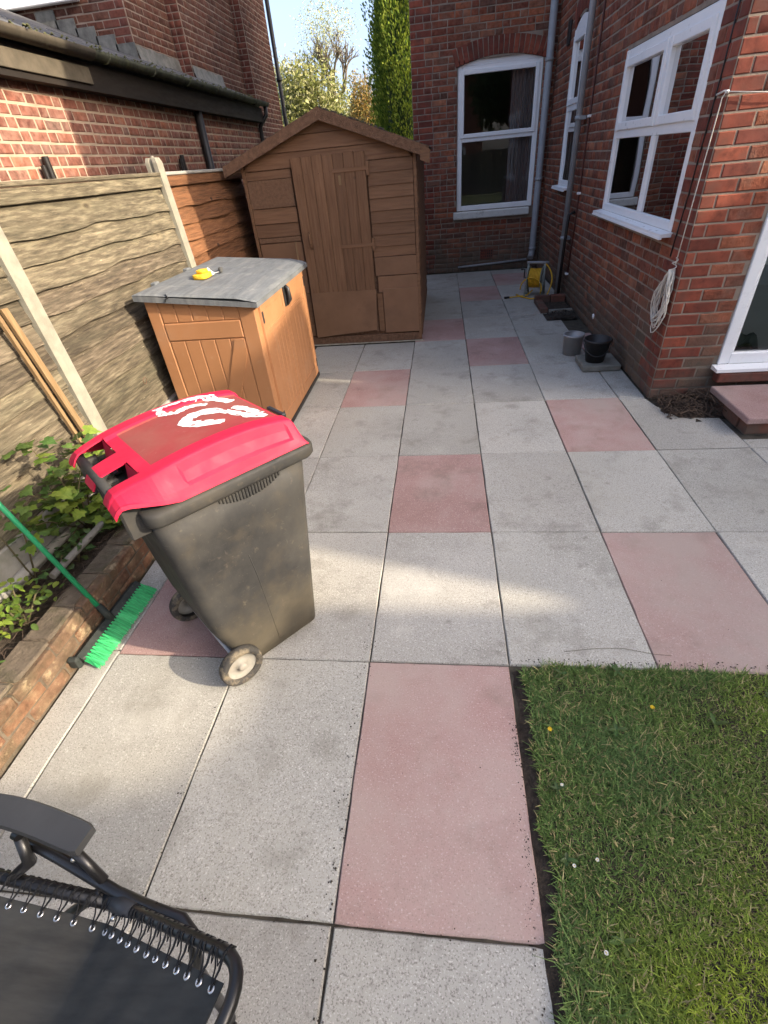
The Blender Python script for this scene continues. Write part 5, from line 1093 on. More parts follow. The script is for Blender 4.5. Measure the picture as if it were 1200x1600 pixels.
nx, ny = len(LXP), len(LYP); vs = [(x, y, lid_z(x, y)) for y in LYP for x in LXP]
def lid_narrow(x, y): return x * (0.89 + 0.11 * min(1, max(0, (y + 0.168) / 0.14)))
vs = [(lid_narrow(x, y), y, z) for x, y, z in vs]
red, dusty = [], []
for j in range(ny - 1):
    for i in range(nx - 1):
        xm = (LXP[i] + LXP[i + 1]) / 2; ym = (LYP[j] + LYP[j + 1]) / 2
        if ym < -0.045 and 0.051 < abs(xm) < 0.188: continue            # hand holes
        f = (j * nx + i, j * nx + i + 1, (j + 1) * nx + i + 1, (j + 1) * nx + i)
        (dusty if abs(xm) < 0.168 and ym > 0.0 and ym < 0.485 else red).append(f)
def sub(vs, fs, th=0.007):
    use = sorted(set(i for f in fs for i in f)); mp_ = {a: b for b, a in enumerate(use)}; m = MB()
    m.add([vs[i] for i in use], [tuple(mp_[i] for i in f) for f in fs], False); return m
lo = put('lid', sub(vs, red), 'bin_red', wb, local=True, label='bright red lid'); so = lo.modifiers.new('thick', 'SOLIDIFY'); so.thickness = 0.006; so.offset = -1
lp = put('lid_panel', sub(vs, dusty), 'bin_red_dusty', lo, local=True, label='dusty sunken panel of the lid'); so = lp.modifiers.new('thick', 'SOLIDIFY'); so.thickness = 0.006; so.offset = -1
for sg in (-1, 1):
    put('hole_floor', MB().bbox((sg * 0.12 - 0.066, -0.125, 0.953), (sg * 0.12 + 0.066, -0.045, 0.962), 0.003), 'black_plastic', lo, local=True)
    w_ = MB(); w_.add([(sg * 0.05, -0.045, lid_z(0.06, -0.045)), (sg * 0.182, -0.045, lid_z(0.185, -0.045)), (sg * 0.175, -0.062, 0.957), (sg * 0.055, -0.062, 0.957)], [(0, 1, 2, 3)]); put('hole_wall', w_, 'bin_red', lo, local=True)
cl = MB(); cl.bbox((0.045, 0.500, 1.018), (0.16, 0.520, 1.030), 0.004); put('lid_clip', cl, 'black_plastic', lo, local=True)
# the white brush strokes painted on the lid
def stroke(pts, w, name='paint_stroke'):
    P = [Vector((a, b, 0)) for a, b in pts]; fine = []
    for i in range(len(P) - 1):
        p0 = P[max(i - 1, 0)]; p1 = P[i]; p2 = P[i + 1]; p3 = P[min(i + 2, len(P) - 1)]
        for k in range(6):
            t = k / 6; fine.append(0.5 * ((2 * p1) + (-p0 + p2) * t + (2 * p0 - 5 * p1 + 4 * p2 - p3) * t * t + (-p0 + 3 * p1 - 3 * p2 + p3) * t ** 3))
    fine.append(P[-1]); vs_ = []; fs_ = []; K = 8
    for i, p in enumerate(fine):
        d = (fine[min(i + 1, len(fine) - 1)] - fine[max(i - 1, 0)]).normalized(); nrm = Vector((-d.y, d.x, 0)); ww = w * random.uniform(0.72, 1.2) * (0.55 if i in (0, len(fine) - 1) else 1)
        for k in range(K):
            q = p + nrm * ww * (k / (K - 1) - 0.5) * 2 + Vector((random.uniform(-0.003, 0.003), random.uniform(-0.003, 0.003), 0))
            z = np.interp(abs(q.x), [0, 0.168, 0.178, 0.19, 0.232, 0.25], [lid_top(q.y) - 0.011, lid_top(q.y) - 0.010, lid_top(q.y), lid_top(q.y), lid_top(q.y) - 0.002, lid_top(q.y) - 0.02])
            vs_.append((q.x, q.y, float(z) + 0.0013))
    for i in range(len(fine) - 1):
        for k in range(K - 1):
            if random.random() < (0.22 if k in (0, K - 2) else 0.06) and 0 < i: continue
            fs_.append((i * K + k, i * K + k + 1, (i + 1) * K + k + 1, (i + 1) * K + k))
    put(name, MB().add(vs_, fs_, True), 'white_paint', lo, local=True)
stroke([(-0.205, 0.165), (-0.222, 0.222), (-0.21, 0.298), (-0.178, 0.37), (-0.094, 0.435)], 0.026); stroke([(-0.178, 0.165), (-0.14, 0.215), (-0.15, 0.27), (-0.125, 0.345)], 0.018)
stroke([(-0.03, 0.400), (0.024, 0.432), (0.112, 0.440), (0.079, 0.397), (-0.018, 0.348), (-0.056, 0.295), (-0.052, 0.24), (-0.022, 0.205), (0.03, 0.238), (0.085, 0.309)], 0.025)

# ------------------------------------------------------------------ broom leaning on the fence
bro = thing('broom', (-1.30, 0.15, 0), 'green broom leaning on the fence with its head on the paving', 'broom')
put('handle', MB().tube([(-1.315, 0.155, 0.085), (-1.576, 0.227, 0.70), (-1.845, 0.302, 1.335)], [0.012, 0.0115, 0.0115], 14), 'broom_green', bro)
put('socket', MB().tube([(-1.295, 0.152, 0.055), (-1.34, 0.163, 0.145)], [0.019, 0.016], 12), 'broom_dark', bro)
ya, yb_ = -0.085, 0.395
hd_ = MB(); hd_.prism([(-1.352, ya, 0.062), (-1.318, ya, 0.082), (-1.288, ya, 0.058), (-1.322, ya, 0.030)], (0.02, yb_ - ya, 0)); o = put('head', hd_, 'broom_dark', bro); fix_normals(o)
put('end_cap', MB().bbox((-1.36, ya - 0.025, 0.02), (-1.305, ya + 0.005, 0.085), 0.010), 'broom_dark', bro)
bri = []; colr = []; FF = []
nb2 = 26
for k in range(nb2):
    for rrw in range(4):
        yc = ya + 0.012 + (yb_ - ya - 0.02) * k / (nb2 - 1); xo = 0.0 + rrw * 0.009
        for j in range(7):
            b0 = Vector((-1.318 + xo + 0.02 * (yc - ya) / 0.48 + random.uniform(-0.003, 0.003), yc + random.uniform(-0.004, 0.004), 0.048 + rrw * 0.006 - 0.0))
            e0 = b0 + Vector((0.068 + random.uniform(-0.006, 0.006), random.gauss(-0.004, 0.011), -0.040 - rrw * 0.004)); e0.z = max(0.003, e0.z); wv = Vector((0.0, 0.0012, 0.001))
            mid = (b0 + e0) / 2 + Vector((0, 0, 0.004)); o_ = len(bri); bri += [b0 - wv, b0 + wv, mid + wv * 1.2, mid - wv * 1.2, e0 + wv * 1.6, e0 - wv * 1.6]; FF += [(o_, o_ + 1, o_ + 2, o_ + 3), (o_ + 3, o_ + 2, o_ + 4, o_ + 5)]; cc = random.uniform(0.75, 1.3); colr += [(cc, cc, cc)] * 6
put('bristles', npmesh('bristles', np.array([tuple(v) for v in bri]), np.array(FF), col=np.array(colr)), 'bristle', bro, kind='stuff')

# ------------------------------------------------------------------ reclining chair at the lower left
ch = thing('reclining_chair', (-0.5, -1.25, 0), 'black folding recliner chair with laced fabric at the bottom left', 'chair')
U_ = Vector((0.957, -0.29, 0)); W_ = Vector((-0.29, -0.957, 0))
J = Vector((-0.395, -1.005, 0.50)); K_ = Vector((-0.03, -1.10, 0.70)); up_dir = (K_ - J).normalized(); S0 = Vector((-0.80, -0.965, 0.455)); WID = 0.50
def arc3(a, c, b, n=7): return [a * (1 - t) ** 2 + c * 2 * t * (1 - t) + b * t * t for t in [k / (n - 1) for k in range(n)]]
top_c = K_ + up_dir * 0.045
path = [J, J + up_dir * 0.15] + arc3(K_ - up_dir * 0.03, top_c, top_c + W_ * 0.075) + [top_c + W_ * 0.2, top_c + W_ * (WID - 0.12)] + arc3(top_c + W_ * (WID - 0.075), top_c + W_ * WID, K_ - up_dir * 0.03 + W_ * WID) + [J + W_ * WID + up_dir * 0.15, J + W_ * WID]
put('back_frame', MB().tube(path, 0.0115, 14), 'chair_metal', ch)
put('grip_sleeve', MB().tube([top_c + W_ * 0.16, top_c + W_ * 0.34], 0.0145, 12), 'chair_plastic', ch)
for s in (0, 1):
    off = W_ * WID * s
    put('seat_rail', MB().tube([S0 + off + Vector((-0.35, 0.02, 0.06)), S0 + off, J + off + Vector((0.0, 0.0, -0.012))], [0.013, 0.0135, 0.015], 12), 'chair_metal', ch)
    put('joint_sleeve', MB().tube([J + off - up_dir * 0.05, J + off + up_dir * 0.04, J + off + up_dir * 0.085], [0.016, 0.0185, 0.0135], 14), 'chair_plastic', ch)
    put('back_tube', MB().tube([J + off + Vector((-0.29, 0.095, 0.055)), J + off + Vector((-0.14, 0.055, 0.035)), J + off + Vector((0.0, 0.015, 0.010)), J + off + up_dir * 0.10 - W_ * 0.016 + Vector((0, 0, -0.012)), J + off + up_dir * 0.235 - W_ * 0.018 + Vector((0, 0, -0.02)), J + off + up_dir * 0.275 - W_ * 0.006 + Vector((0, 0, -0.045)), J + off + up_dir * 0.285 + W_ * 0.03 + Vector((0, 0, -0.12)), J + off + up_dir * 0.22 + W_ * 0.06 + Vector((0.0, 0, -0.58))], 0.0122, 12), 'chair_metal', ch)
    put('leg', MB().tube([J + off + Vector((-0.04, 0.02, 0.0)), J + off + Vector((-0.25, 0.0, -0.22)), J + off + Vector((-0.55, 0.0, -0.488))], 0.0125, 10), 'chair_metal', ch)
    a0 = Vector((-0.462, -0.93, 0.61)) + off
    arm = MB(); Q = []
    for k in range(13):
        f = (0, 0.03, 0.1)[k] if k < 3 else k / 12; c_ = a0 + Vector((-0.42 * f, 0.055 * math.sin(1.9 * f) + 0.0, 0.0)) + Vector((0, -0.01 * f, 0.012 * math.sin(math.pi * f))); wd = 0.031 * (1 if k > 1 else (0.96 if k else 0.8)); th = 0.011
        Q.append([(c_.x + (0.006 if sg_ > 0 else -0.004), c_.y + sg_ * wd, c_.z + dz) for sg_, dz in ((-1, -th), (1, -th), (1.06, 0.0), (0.92, th), (-0.92, th), (-1.06, 0.0))])
    arm.loft(Q, smooth=False); o = put('armrest', arm, 'chair_plastic', ch); fix_normals(o)
    put('arm_support', MB().tube([a0 + Vector((-0.055, 0.0, -0.01)), J + off + Vector((-0.035, 0.03, 0.02))], 0.011, 10), 'chair_metal', ch)
    put('arm_link', MB().tube([a0 + Vector((-0.17, 0.0, -0.012)), J + off + Vector((-0.23, 0.05, 0.03)), J + off + Vector((-0.30, 0.03, -0.03))], [0.011, 0.014, 0.011], 10), 'chair_metal', ch)
    for p in (J + off + Vector((-0.075, 0.045, 0.05)), J + off + Vector((-0.11, 0.055, 0.055)), J + off + up_dir * 0.02 + Vector((0, -0.024, 0.0))): put('bolt', MB().lathe([(0.006, 0), (0.005, 0.004), (0.0001, 0.006)], p, 8, (0.2, -0.5, 0.8)), 'chrome', ch)
# sling: eyelet edge follows the rails; lacing of black cord
def edge_pt(s):                                     # s = 0 at the far left of the seat, 1 at the top of the back
    A = S0 + Vector((-0.25, 0.02, 0.04)); 
    if s < 0.55:
        f = s / 0.55; p = A.lerp(J, f)
    else:
        f = (s - 0.55) / 0.45; p = J.lerp(K_ + up_dir * 0.018, f)
    return p
def tangent(s): return (edge_pt(min(1, s + 0.02)) - edge_pt(max(0, s - 0.02))).normalized()
def fabric_fn(u, v):
    ins = 0.034; p = edge_pt(u * 0.985) + W_ * (ins + (WID - 2 * ins) * v); p.z -= 0.012 + 0.045 * math.sin(math.pi * v) * (0.6 + 0.4 * math.sin(math.pi * u)) + 0.0034 * math.sin(u * 60 + 3 * math.sin(v * 3)) * (0.4 + u) * (1 - abs(v - 0.5)) + (0.010 * math.exp(-((u - 0.55) / 0.05) ** 2))
    return tuple(p)
fb = put('fabric', MB().grid(70, 26, fabric_fn), 'chair_fabric', ch); so = fb.modifiers.new('thick', 'SOLIDIFY'); so.thickness = 0.0018
def hem_fn(u, v):
    p = Vector(fabric_fn(u, v * 0.075)); p.z += 0.0025; return tuple(p)
put('hem', MB().grid(70, 4, hem_fn), 'chair_fabric', fb)
NE = 26
for s in (0, 1):
    lace = MB()
    for k in range(NE):
        u = 0.06 + 0.915 * k / (NE - 1); vv = 0.028 if s == 0 else 0.972
        if s == 1 and k % 2: continue
        p = Vector(fabric_fn(u, vv)); p.z += 0.0045; tg = tangent(u * 0.985); nrm = tg.cross(W_).normalized()
        if nrm.z < 0: nrm = -nrm
        put('eyelet', MB().lathe([(0.0035, -0.0012), (0.0045, 0.0014), (0.0062, 0.0014), (0.0072, -0.0012)], p, 14, nrm), 'chrome', ch)
        e = edge_pt(u * 0.985) + W_ * (WID * s); sg = 1 if s == 0 else -1
        for dt, r in ((-0.012, 0.0016), (0.0095, 0.0016), (0.013, 0.0015)):
            q = e + tg * dt; lace.tube([p + nrm * 0.002, p.lerp(q, 0.5) + nrm * 0.004, q + nrm * 0.013 + W_ * sg * 0.004, q + nrm * 0.006 - W_ * sg * 0.0105, q - W_ * sg * 0.0115 - nrm * 0.004], r, 5, caps=False)
        u2 = 0.06 + 0.915 * min(NE - 1, k + 1) / (NE - 1); e2 = edge_pt(u2 * 0.985) + W_ * (WID * s)
        lace.tube([e + tg * 0.012 + nrm * 0.013, (e + e2) / 2 + W_ * sg * 0.020 + nrm * 0.004, e2 - tg * 0.012 + nrm * 0.013], 0.0013, 5, caps=False)
    put('lacing', lace, 'cord_black', ch)
put('cross_bar', MB().tube([J + Vector((-0.55, 0.0, -0.488)), J + W_ * WID + Vector((-0.55, 0.0, -0.488))], 0.0125, 10), 'chair_metal', ch)
put('cross_bar', MB().tube([J + up_dir * 0.22 + W_ * 0.06 + Vector((0.0, 0, -0.60)), J + W_ * WID + up_dir * 0.22 + W_ * 0.06 + Vector((0.0, 0, -0.60))], 0.0145, 10), 'chair_metal', ch)

# ------------------------------------------------------------------ buckets, stone, hose reel, gully, twigs, rope
st = one('stone_block', MB().bbox((1.64, 3.285, 0.002), (1.985, 3.62, 0.060), 0.010), 'stone_old', 'old square stone slab under the black bucket', 'stone')
def bucket(name, c, r0, r1, h, m, label, handle, mh):
    t = thing(name, c, label, 'bucket'); b = MB()
    b.lathe([(0.0001, 0.004), (r0 - 0.004, 0.004), (r1 - 0.005, h - 0.004), (r1 - 0.002, h)], (0, 0, 0), 36); b.lathe([(0.0001, 0.0), (r0, 0.0), (r1, h - 0.02), (r1 + 0.006, h - 0.02), (r1 + 0.006, h), (r1 - 0.002, h)], (0, 0, 0), 36); put('shell', b, m, t, local=True)
    pts = []
    for k in range(15):
        a = math.pi * k / 14; y = math.sin(a); pts.append((math.cos(a) * (r1 + 0.008) * handle[2], handle[0] * y * r1, h - 0.012 + handle[1] * y))
    rot = Matrix.Rotation(handle[3], 4, 'Z'); put('handle', MB().tube([rot @ Vector(p) for p in pts], 0.0042, 7), mh, t, local=True); return t
bucket('metal_bucket', (1.655, 3.83, 0.002), 0.088, 0.098, 0.20, 'steel', 'dull silver metal bucket standing behind the black bucket', (0.9, 0.01, 1.0, 0.3), 'steel')
bucket('plastic_bucket', (1.775, 3.43, 0.060), 0.082, 0.118, 0.21, 'black_plastic', 'black plastic bucket standing on the stone slab', (-1.02, -0.12, 1.0, -0.15), 'black_plastic')
one('pebble', MB().lathe([(0.0001, -0.014), (0.01, -0.01), (0.013, 0.0), (0.009, 0.012), (0.0001, 0.016)], (1.815, 3.46, 0.165), 10), 'rope', 'small pale ball inside the black bucket', 'ball')
hr = thing('hose_reel', (1.70, 6.42, 0), 'garden hose reel wound with yellow hose by the drainpipe', 'hose reel')
AX = Vector((0.93, -0.36, 0)).normalized(); CC = Vector((1.67, 6.42, 0.23)); HW = 0.115
for sg in (-1, 1):
    c = CC + AX * HW * sg
    pl = MB(); pd = Vector((-AX.y, AX.x, 0))
    pl.tube([c + pd * 0.11 + Vector((0, 0, -0.225)), c + pd * 0.015, c + Vector((0, 0, 0.20))], 0.015, 8); pl.tube([c - pd * 0.11 + Vector((0, 0, -0.225)), c - pd * 0.015, c + Vector((0, 0, 0.20))], 0.015, 8); pl.tube([c + pd * 0.14 + Vector((0, 0, -0.215)), c - pd * 0.14 + Vector((0, 0, -0.215))], 0.014, 8)
    put('side_frame', pl, 'reel_grey', hr)
    put('drum_flange', MB().lathe([(0.03, -0.004), (0.155, -0.004), (0.16, 0.0), (0.155, 0.004), (0.03, 0.004)], CC + AX * (HW - 0.02) * sg, 28, AX), 'reel_grey', hr)
put('drum', MB().tube([CC - AX * HW, CC + AX * HW], 0.05, 14), 'reel_grey', hr)
put('carry_bar', MB().tube([CC - AX * (HW + 0.02) + Vector((0, 0, 0.20)), CC + AX * (HW + 0.05) + Vector((0, 0, 0.20))], 0.017, 10), 'pipe_grey', hr)
put('crank', MB().tube([CC - AX * (HW + 0.02), CC - AX * (HW + 0.05), CC - AX * (HW + 0.05) + Vector((0, 0, 0.11)), CC - AX * (HW + 0.10) + Vector((0, 0, 0.11))], 0.010, 8), 'pipe_black', hr)
hs = MB(); pts = []; pd = Vector((-AX.y, AX.x, 0))
for layer in range(3):
    R0 = 0.075 + layer * 0.022; nt = 8
    for k in range(nt * 18):
        a = 2 * math.pi * k / 18; f = k / (nt * 18); f = f if layer % 2 == 0 else 1 - f
        pts.append(CC + AX * ((f - 0.5) * 2 * (HW - 0.034)) + (pd * math.cos(a) + Vector((0, 0, 1)) * math.sin(a)) * (R0 + 0.003 * math.sin(k * 1.7)))
hs.tube(pts, 0.0095, 6); put('wound_hose', hs, 'hose', hr)
lo_ = MB(); lo_.tube(arc3(CC + AX * 0.10 + Vector((0, 0, 0.20)), CC + AX * 0.30 + Vector((0.0, -0.05, 0.06)), CC + AX * 0.14 + Vector((0.02, -0.12, -0.20)), 10) + [Vector((1.70, 6.14, 0.014)), Vector((1.58, 6.16, 0.012)), Vector((1.47, 6.32, 0.012)), Vector((1.42, 6.46, 0.012))], 0.0095, 8)
lo_.tube([CC + pd * -0.13 + AX * (-0.03 + 0.15 * math.cos(a)) + Vector((0, 0, -0.12 + 0.15 * math.sin(a))) for a in [-0.4 + k * 0.3 for k in range(13)]], 0.009, 8)
lo_.tube([Vector((1.30, 6.30, 0.014)), Vector((1.42, 6.33, 0.014)), Vector((1.56, 6.35, 0.02)), CC + Vector((-0.03, -0.03, -0.15))], 0.0085, 8); put('loose_hose', lo_, 'hose', hr)
put('connector', MB().tube([Vector((1.23, 6.285, 0.018)), Vector((1.30, 6.30, 0.018))], [0.016, 0.013], 10), 'pipe_black', hr)
gl = thing('gully_surround', (1.78, 5.6, 0), 'brick surround of the drain gully at the foot of the downpipe', 'drain')
for (a, b) in (((1.60, 5.40, 0.001), (1.69, 5.62, 0.062)), ((1.60, 5.63, 0.001), (1.69, 5.88, 0.062)), ((1.60, 5.89, 0.001), (1.80, 5.98, 0.10)), ((1.81, 5.89, 0.001), (2.0, 5.98, 0.10)), ((1.70, 5.36, 0.001), (1.99, 5.42, 0.045))): put('brick', MB().bbox(a, b, 0.006), 'brick_face' if b[1] > 5.43 else 'stone_old', gl)
put('pit_floor', MB().box((1.69, 5.42, 0.0), (2.0, 5.89, 0.012)), 'soil', gl)
db = MB()
for k in range(420):
    x = 1.62 + random.random() ** 0.8 * 0.36; y = 5.06 + random.random() * 0.30; s = random.uniform(0.006, 0.026); z = 0.004 + 0.045 * max(0, 1 - ((x - 1.84) / 0.2) ** 2) * random.random()
    a = random.uniform(0, 3.14); t_ = random.uniform(-0.6, 0.6); c_, s_ = math.cos(a) * s, math.sin(a) * s
    db.add([(x - c_, y - s_, z), (x + s_ * 0.6, y - c_ * 0.6, z + s * t_ * 0.5 + 0.004), (x + c_, y + s_, z + 0.003), (x - s_ * 0.6, y + c_ * 0.6, z - s * t_ * 0.3 + 0.006), (x, y, z + s * 0.4)], [(0, 1, 4), (1, 2, 4), (2, 3, 4), (3, 0, 4)])
db.grid(8, 8, lambda u, v: (1.62 + 0.37 * u, 5.06 + 0.30 * v, 0.003 + 0.03 * math.sin(math.pi * u) * math.sin(math.pi * v)))
tag(put('dead_leaves', db, 'debris', kind='stuff'), 'heap of dark dead leaves in front of the gully')
dt_ = MB()
for k in range(170):
    x = random.uniform(2.05, 2.42); y = random.uniform(2.27, 2.62); a = random.uniform(0, 6.28); l = random.uniform(0.05, 0.20); z = 0.0 + 0.13 * ((x - 2.05) / 0.37) * ((y - 2.25) / 0.37) * random.random() + 0.008; b = random.uniform(-0.3, 0.5)
    x2, y2 = min(2.44, max(2.04, x + l * math.cos(a))), min(2.63, max(2.26, y + l * math.sin(a)))
    dt_.tube([(x, y, z), ((x + x2) / 2 + random.uniform(-0.02, 0.02), (y + y2) / 2, z + 0.03 + l * b * 0.3), (x2, y2, max(0.004, z + l * b * 0.5))], random.uniform(0.0016, 0.0042), 5, caps=False)
for k in range(260):
    x = random.uniform(2.03, 2.43); y = random.uniform(2.25, 2.63); s = random.uniform(0.004, 0.014); z = 0.005 + 0.09 * ((x - 2.03) / 0.4) * ((y - 2.25) / 0.38) * random.random()
    dt_.add([(x - s, y, z), (x, y - s, z + 0.004), (x + s, y, z), (x, y + s, z + 0.003), (x, y, z + s * 0.5)], [(0, 1, 4), (1, 2, 4), (2, 3, 4), (3, 0, 4)])
tag(put('dead_twigs', dt_, 'twig', kind='stuff'), 'tangle of dead twigs in the soil pit by the house corner')
rp_ = thing('clothes_line', (XR - 0.05, 2.70, 0.95), 'hank of white clothes line hanging from the house corner', 'rope')
put('line', MB().tube([(2.9, YF - 0.03, 1.885), (2.25, YF - 0.028, 1.90), (XR - 0.022, YF - 0.024, 1.925), (XR - 0.03, YF - 0.005, 1.90), (XR - 0.03, 2.67, 1.5), (XR - 0.035, 2.69, 1.0)], 0.0034, 6), 'rope', rp_)
put('line', MB().tube([(XR - 0.02, YF + 0.1, 1.92), (XR - 0.02, YF + 0.01, 1.93), (XR - 0.018, YF - 0.02, 1.927)], 0.006, 6), 'rope', rp_)
coil = MB()
for k in range(15):
    ph = random.uniform(-0.05, 0.05); wy = random.uniform(0.06, 0.17); hz = random.uniform(0.34, 0.47); yo = random.uniform(-0.02, 0.10) + 0.04; xo = XR - 0.022 - random.random() * 0.035; pts = []
    for j in range(17):
        a = 2 * math.pi * j / 16; t = (1 - math.cos(a)) / 2; pts.append((xo + 0.012 * math.sin(3 * a + k), 2.71 + (yo + 0.03) * t + wy * math.sin(a) * (0.3 + 0.7 * t) + 0.006 * math.sin(5 * a + k), 0.965 - hz * t))
    coil.tube(pts, 0.0042, 5, caps=False)
put('coil', coil, 'rope', rp_)
wr = MB(); wr.tube([(XR - 0.035 + 0.016 * math.cos(a), 2.705 + 0.018 * math.sin(a), 0.90 + 0.0055 * k) for k, a in enumerate([j * 0.8 for j in range(26)])], 0.0035, 5); put('wrap', wr, 'rope', rp_)
put('hook', MB().lathe([(0.009, 0), (0.009, 0.02), (0.0001, 0.024)], (XR - 0.005, YF - 0.004, 1.925), 10, (-0.7, -0.7, 0)), 'upvc', rp_)
# things indoors
cu = MB(); cu.grid(60, 4, lambda u, v: (1.42 + 0.36 * u, YB + 0.20 + 0.025 * math.sin(u * 42), 0.75 + 2.1 * v)); one('curtain', cu, 'curtain', 'dusky pink curtain hanging inside the back window', 'curtain')
cu = MB(); cu.grid(40, 4, lambda u, v: (XR + 0.36 + 0.02 * math.sin(u * 40), 4.42 + 0.40 * u, 0.95 + 1.45 * v)); one('curtain', cu, 'white_goods', 'pale curtain inside the four pane window', 'curtain')
wc = thing('kitchen_appliance', (2.8, 5.27, 0.95), 'dark appliance with a pale grey front inside the four pane window', 'appliance')
put('casing', MB().bbox((2.48, 5.20, 0.952), (3.10, 5.345, 1.75), 0.01), 'black_plastic', wc); put('front_panel', MB().bbox((2.57, 5.185, 1.12), (2.95, 5.199, 1.64), 0.004), 'white_goods', wc)
one('worktop', MB().bbox((2.32, 2.95, 0.90), (2.9, 5.18, 0.95), 0.005), 'white_goods', 'white worktop behind the four pane window', 'worktop')
bag = MB(); bag.grid(16, 12, lambda u, v: (2.60 + 0.33 * u, 2.92 + 0.20 * v, 0.20 + 0.26 * (math.sin(math.pi * u) * math.sin(math.pi * min(1, v + 0.15))) ** 0.5 * (0.7 + 0.3 * math.sin(9 * u + 4 * v) * math.cos(11 * v - 3 * u)) if 0 < u < 1 and v < 1 else 0.201)); one('bin_bag', bag, 'bag', 'dark crumpled bag on the floor inside the patio door', 'bag')
# ------------------------------------------------------------------ trees and houses beyond
def leaf_cloud(name, parent, blobs, n, size, cols, m='blossom', up=0.3, shell=0.5, flat=1.0):
    """blobs: (centre, radii); small leaf faces spread through the crown's volume, uneven"""
    B = np.array([b[0] for b in blobs], float); R = np.array([b[1] for b in blobs], float); w = R.prod(1) ** 0.7; idx = RN.choice(len(blobs), n, p=w / w.sum())
    d = RN.normal(size=(n, 3)); d /= np.linalg.norm(d, axis=1)[:, None]; r = RN.random(n) ** shell
    P = B[idx] + d * R[idx] * r[:, None] * (1 + 0.12 * RN.normal(size=n))[:, None]
    a = RN.normal(size=(n, 3)) + np.array([0, 0, up]); a /= np.linalg.norm(a, axis=1)[:, None]; t = np.cross(a, RN.normal(size=(n, 3))); t /= np.linalg.norm(t, axis=1)[:, None]; s = np.cross(a, t)
    L = size * RN.uniform(0.5, 1.4, n)[:, None]
    V = np.stack([P - t * L, P + s * L * 0.5 * flat, P + t * L, P - s * L * 0.5 * flat], 1).reshape(-1, 3); F = np.arange(n * 4).reshape(-1, 4)
    cols = np.array(cols); c = cols[RN.integers(0, len(cols), n)] * RN.uniform(0.7, 1.3, n)[:, None]
    return put(name, npmesh(name, V, F, col=np.repeat(c, 4, 0)), m, parent, kind='stuff')
def branches(mb, p, d, l, r, depth, spread=0.5, taper=0.62, up=0.12):
    d = d.normalized(); q = p + d * l; mid = (p + q) / 2 + Vector((random.gauss(0, 0.04 * l), random.gauss(0, 0.04 * l), 0)); mb.tube([p, mid, q], [r, r * 0.85, r * 0.7], 5 if depth < 3 else 7, caps=False)
    if depth == 0: return
    for k in range(random.choice((2, 3, 3))):
        nd_ = (d + Vector((random.gauss(0, spread), random.gauss(0, spread), random.gauss(0, spread * 0.6) + up))).normalized(); branches(mb, p.lerp(q, random.uniform(0.6, 1.0)), nd_, l * random.uniform(0.62, 0.85), r * taper, depth - 1, spread, taper, up)
def tree(name, base, label, trunk_h, blobs, n, size, cols, twigs=4, l0=1.0, r0=0.12, spread=0.45, **kw):
    t = thing(name, base, label, 'tree'); mb = MB(); B = Vector(base); mb.tube([B, B + Vector((0.05, 0, trunk_h * 0.5)), B + Vector((0, 0, trunk_h))], [r0 * 1.3, r0 * 1.1, r0], 10)
    for k in range(4): branches(mb, B + Vector((0, 0, trunk_h * random.uniform(0.75, 1))), Vector((random.gauss(0, 0.6), random.gauss(0, 0.6), 1)), l0, r0 * 0.6, twigs, spread)
    put('trunk', mb, 'bark', t)
    if n: leaf_cloud('crown', t, blobs, n, size, cols, **kw)
    return t
random.seed(5)
tree('blossom_tree', (-5.1, 24.5, 0), 'pale blossoming tree beyond the shed, left of the golden one', 1.6, [((-5.65, 24.5, 3.7), (1.7, 1.6, 1.5)), ((-4.65, 24.8, 3.5), (1.5, 1.4, 1.5)), ((-6.05, 24.8, 4.3), (1.0, 1.1, 1.2)), ((-4.95, 24.2, 4.5), (1.2, 1.2, 1.0)), ((-4.05, 24.6, 3.0), (1.3, 1.2, 1.5)), ((-6.15, 24.5, 2.8), (1.2, 1.2, 1.3)), ((-5.15, 24.3, 2.4), (1.6, 1.4, 1.1))], 15000, 0.075, [(0.24, 0.24, 0.085), (0.20, 0.21, 0.06), (0.14, 0.16, 0.04), (0.34, 0.33, 0.17)], twigs=4, l0=1.0, shell=0.5)
t = thing('golden_willow', (-2.35, 22, 0), 'golden yellow tree beyond the shed, right of the blossom', 'tree'); mb = MB(); mb.tube([(-2.35, 22, 0), (-2.35, 22, 3.8)], [0.12, 0.04], 8)
for k in range(14): q = Vector((-2.35, 22, random.uniform(1.6, 3.4))); branches(mb, q, Vector((random.gauss(0, 0.35), random.gauss(0, 0.35), 1)), 0.6, 0.02, 2, 0.25)
put('trunk', mb, 'bark', t)
leaf_cloud('crown', t, [((-2.75, 22, 3.55), (0.30, 0.35, 1.0)), ((-2.40, 22, 3.35), (0.32, 0.4, 1.05)), ((-2.05, 22, 2.95), (0.30, 0.35, 0.9)), ((-2.95, 22.1, 2.9), (0.32, 0.35, 0.8)), ((-2.4, 21.9, 2.5), (0.62, 0.5, 0.7)), ((-1.90, 22, 2.5), (0.28, 0.3, 0.6))], 9000, 0.055, [(0.36, 0.22, 0.055), (0.29, 0.20, 0.055), (0.24, 0.21, 0.06), (0.40, 0.28, 0.09)], flat=0.6)
random.seed(9)
tree('bare_tree', (-6.7, 40, 0), 'tall thin bare tree with sparse spring leaves against the sky', 5.6, [((-6.7, 40, 8.6), (2.0, 2.0, 1.8))], 2600, 0.06, [(0.33, 0.36, 0.16), (0.42, 0.42, 0.24)], twigs=5, l0=1.3, r0=0.22, spread=0.34)
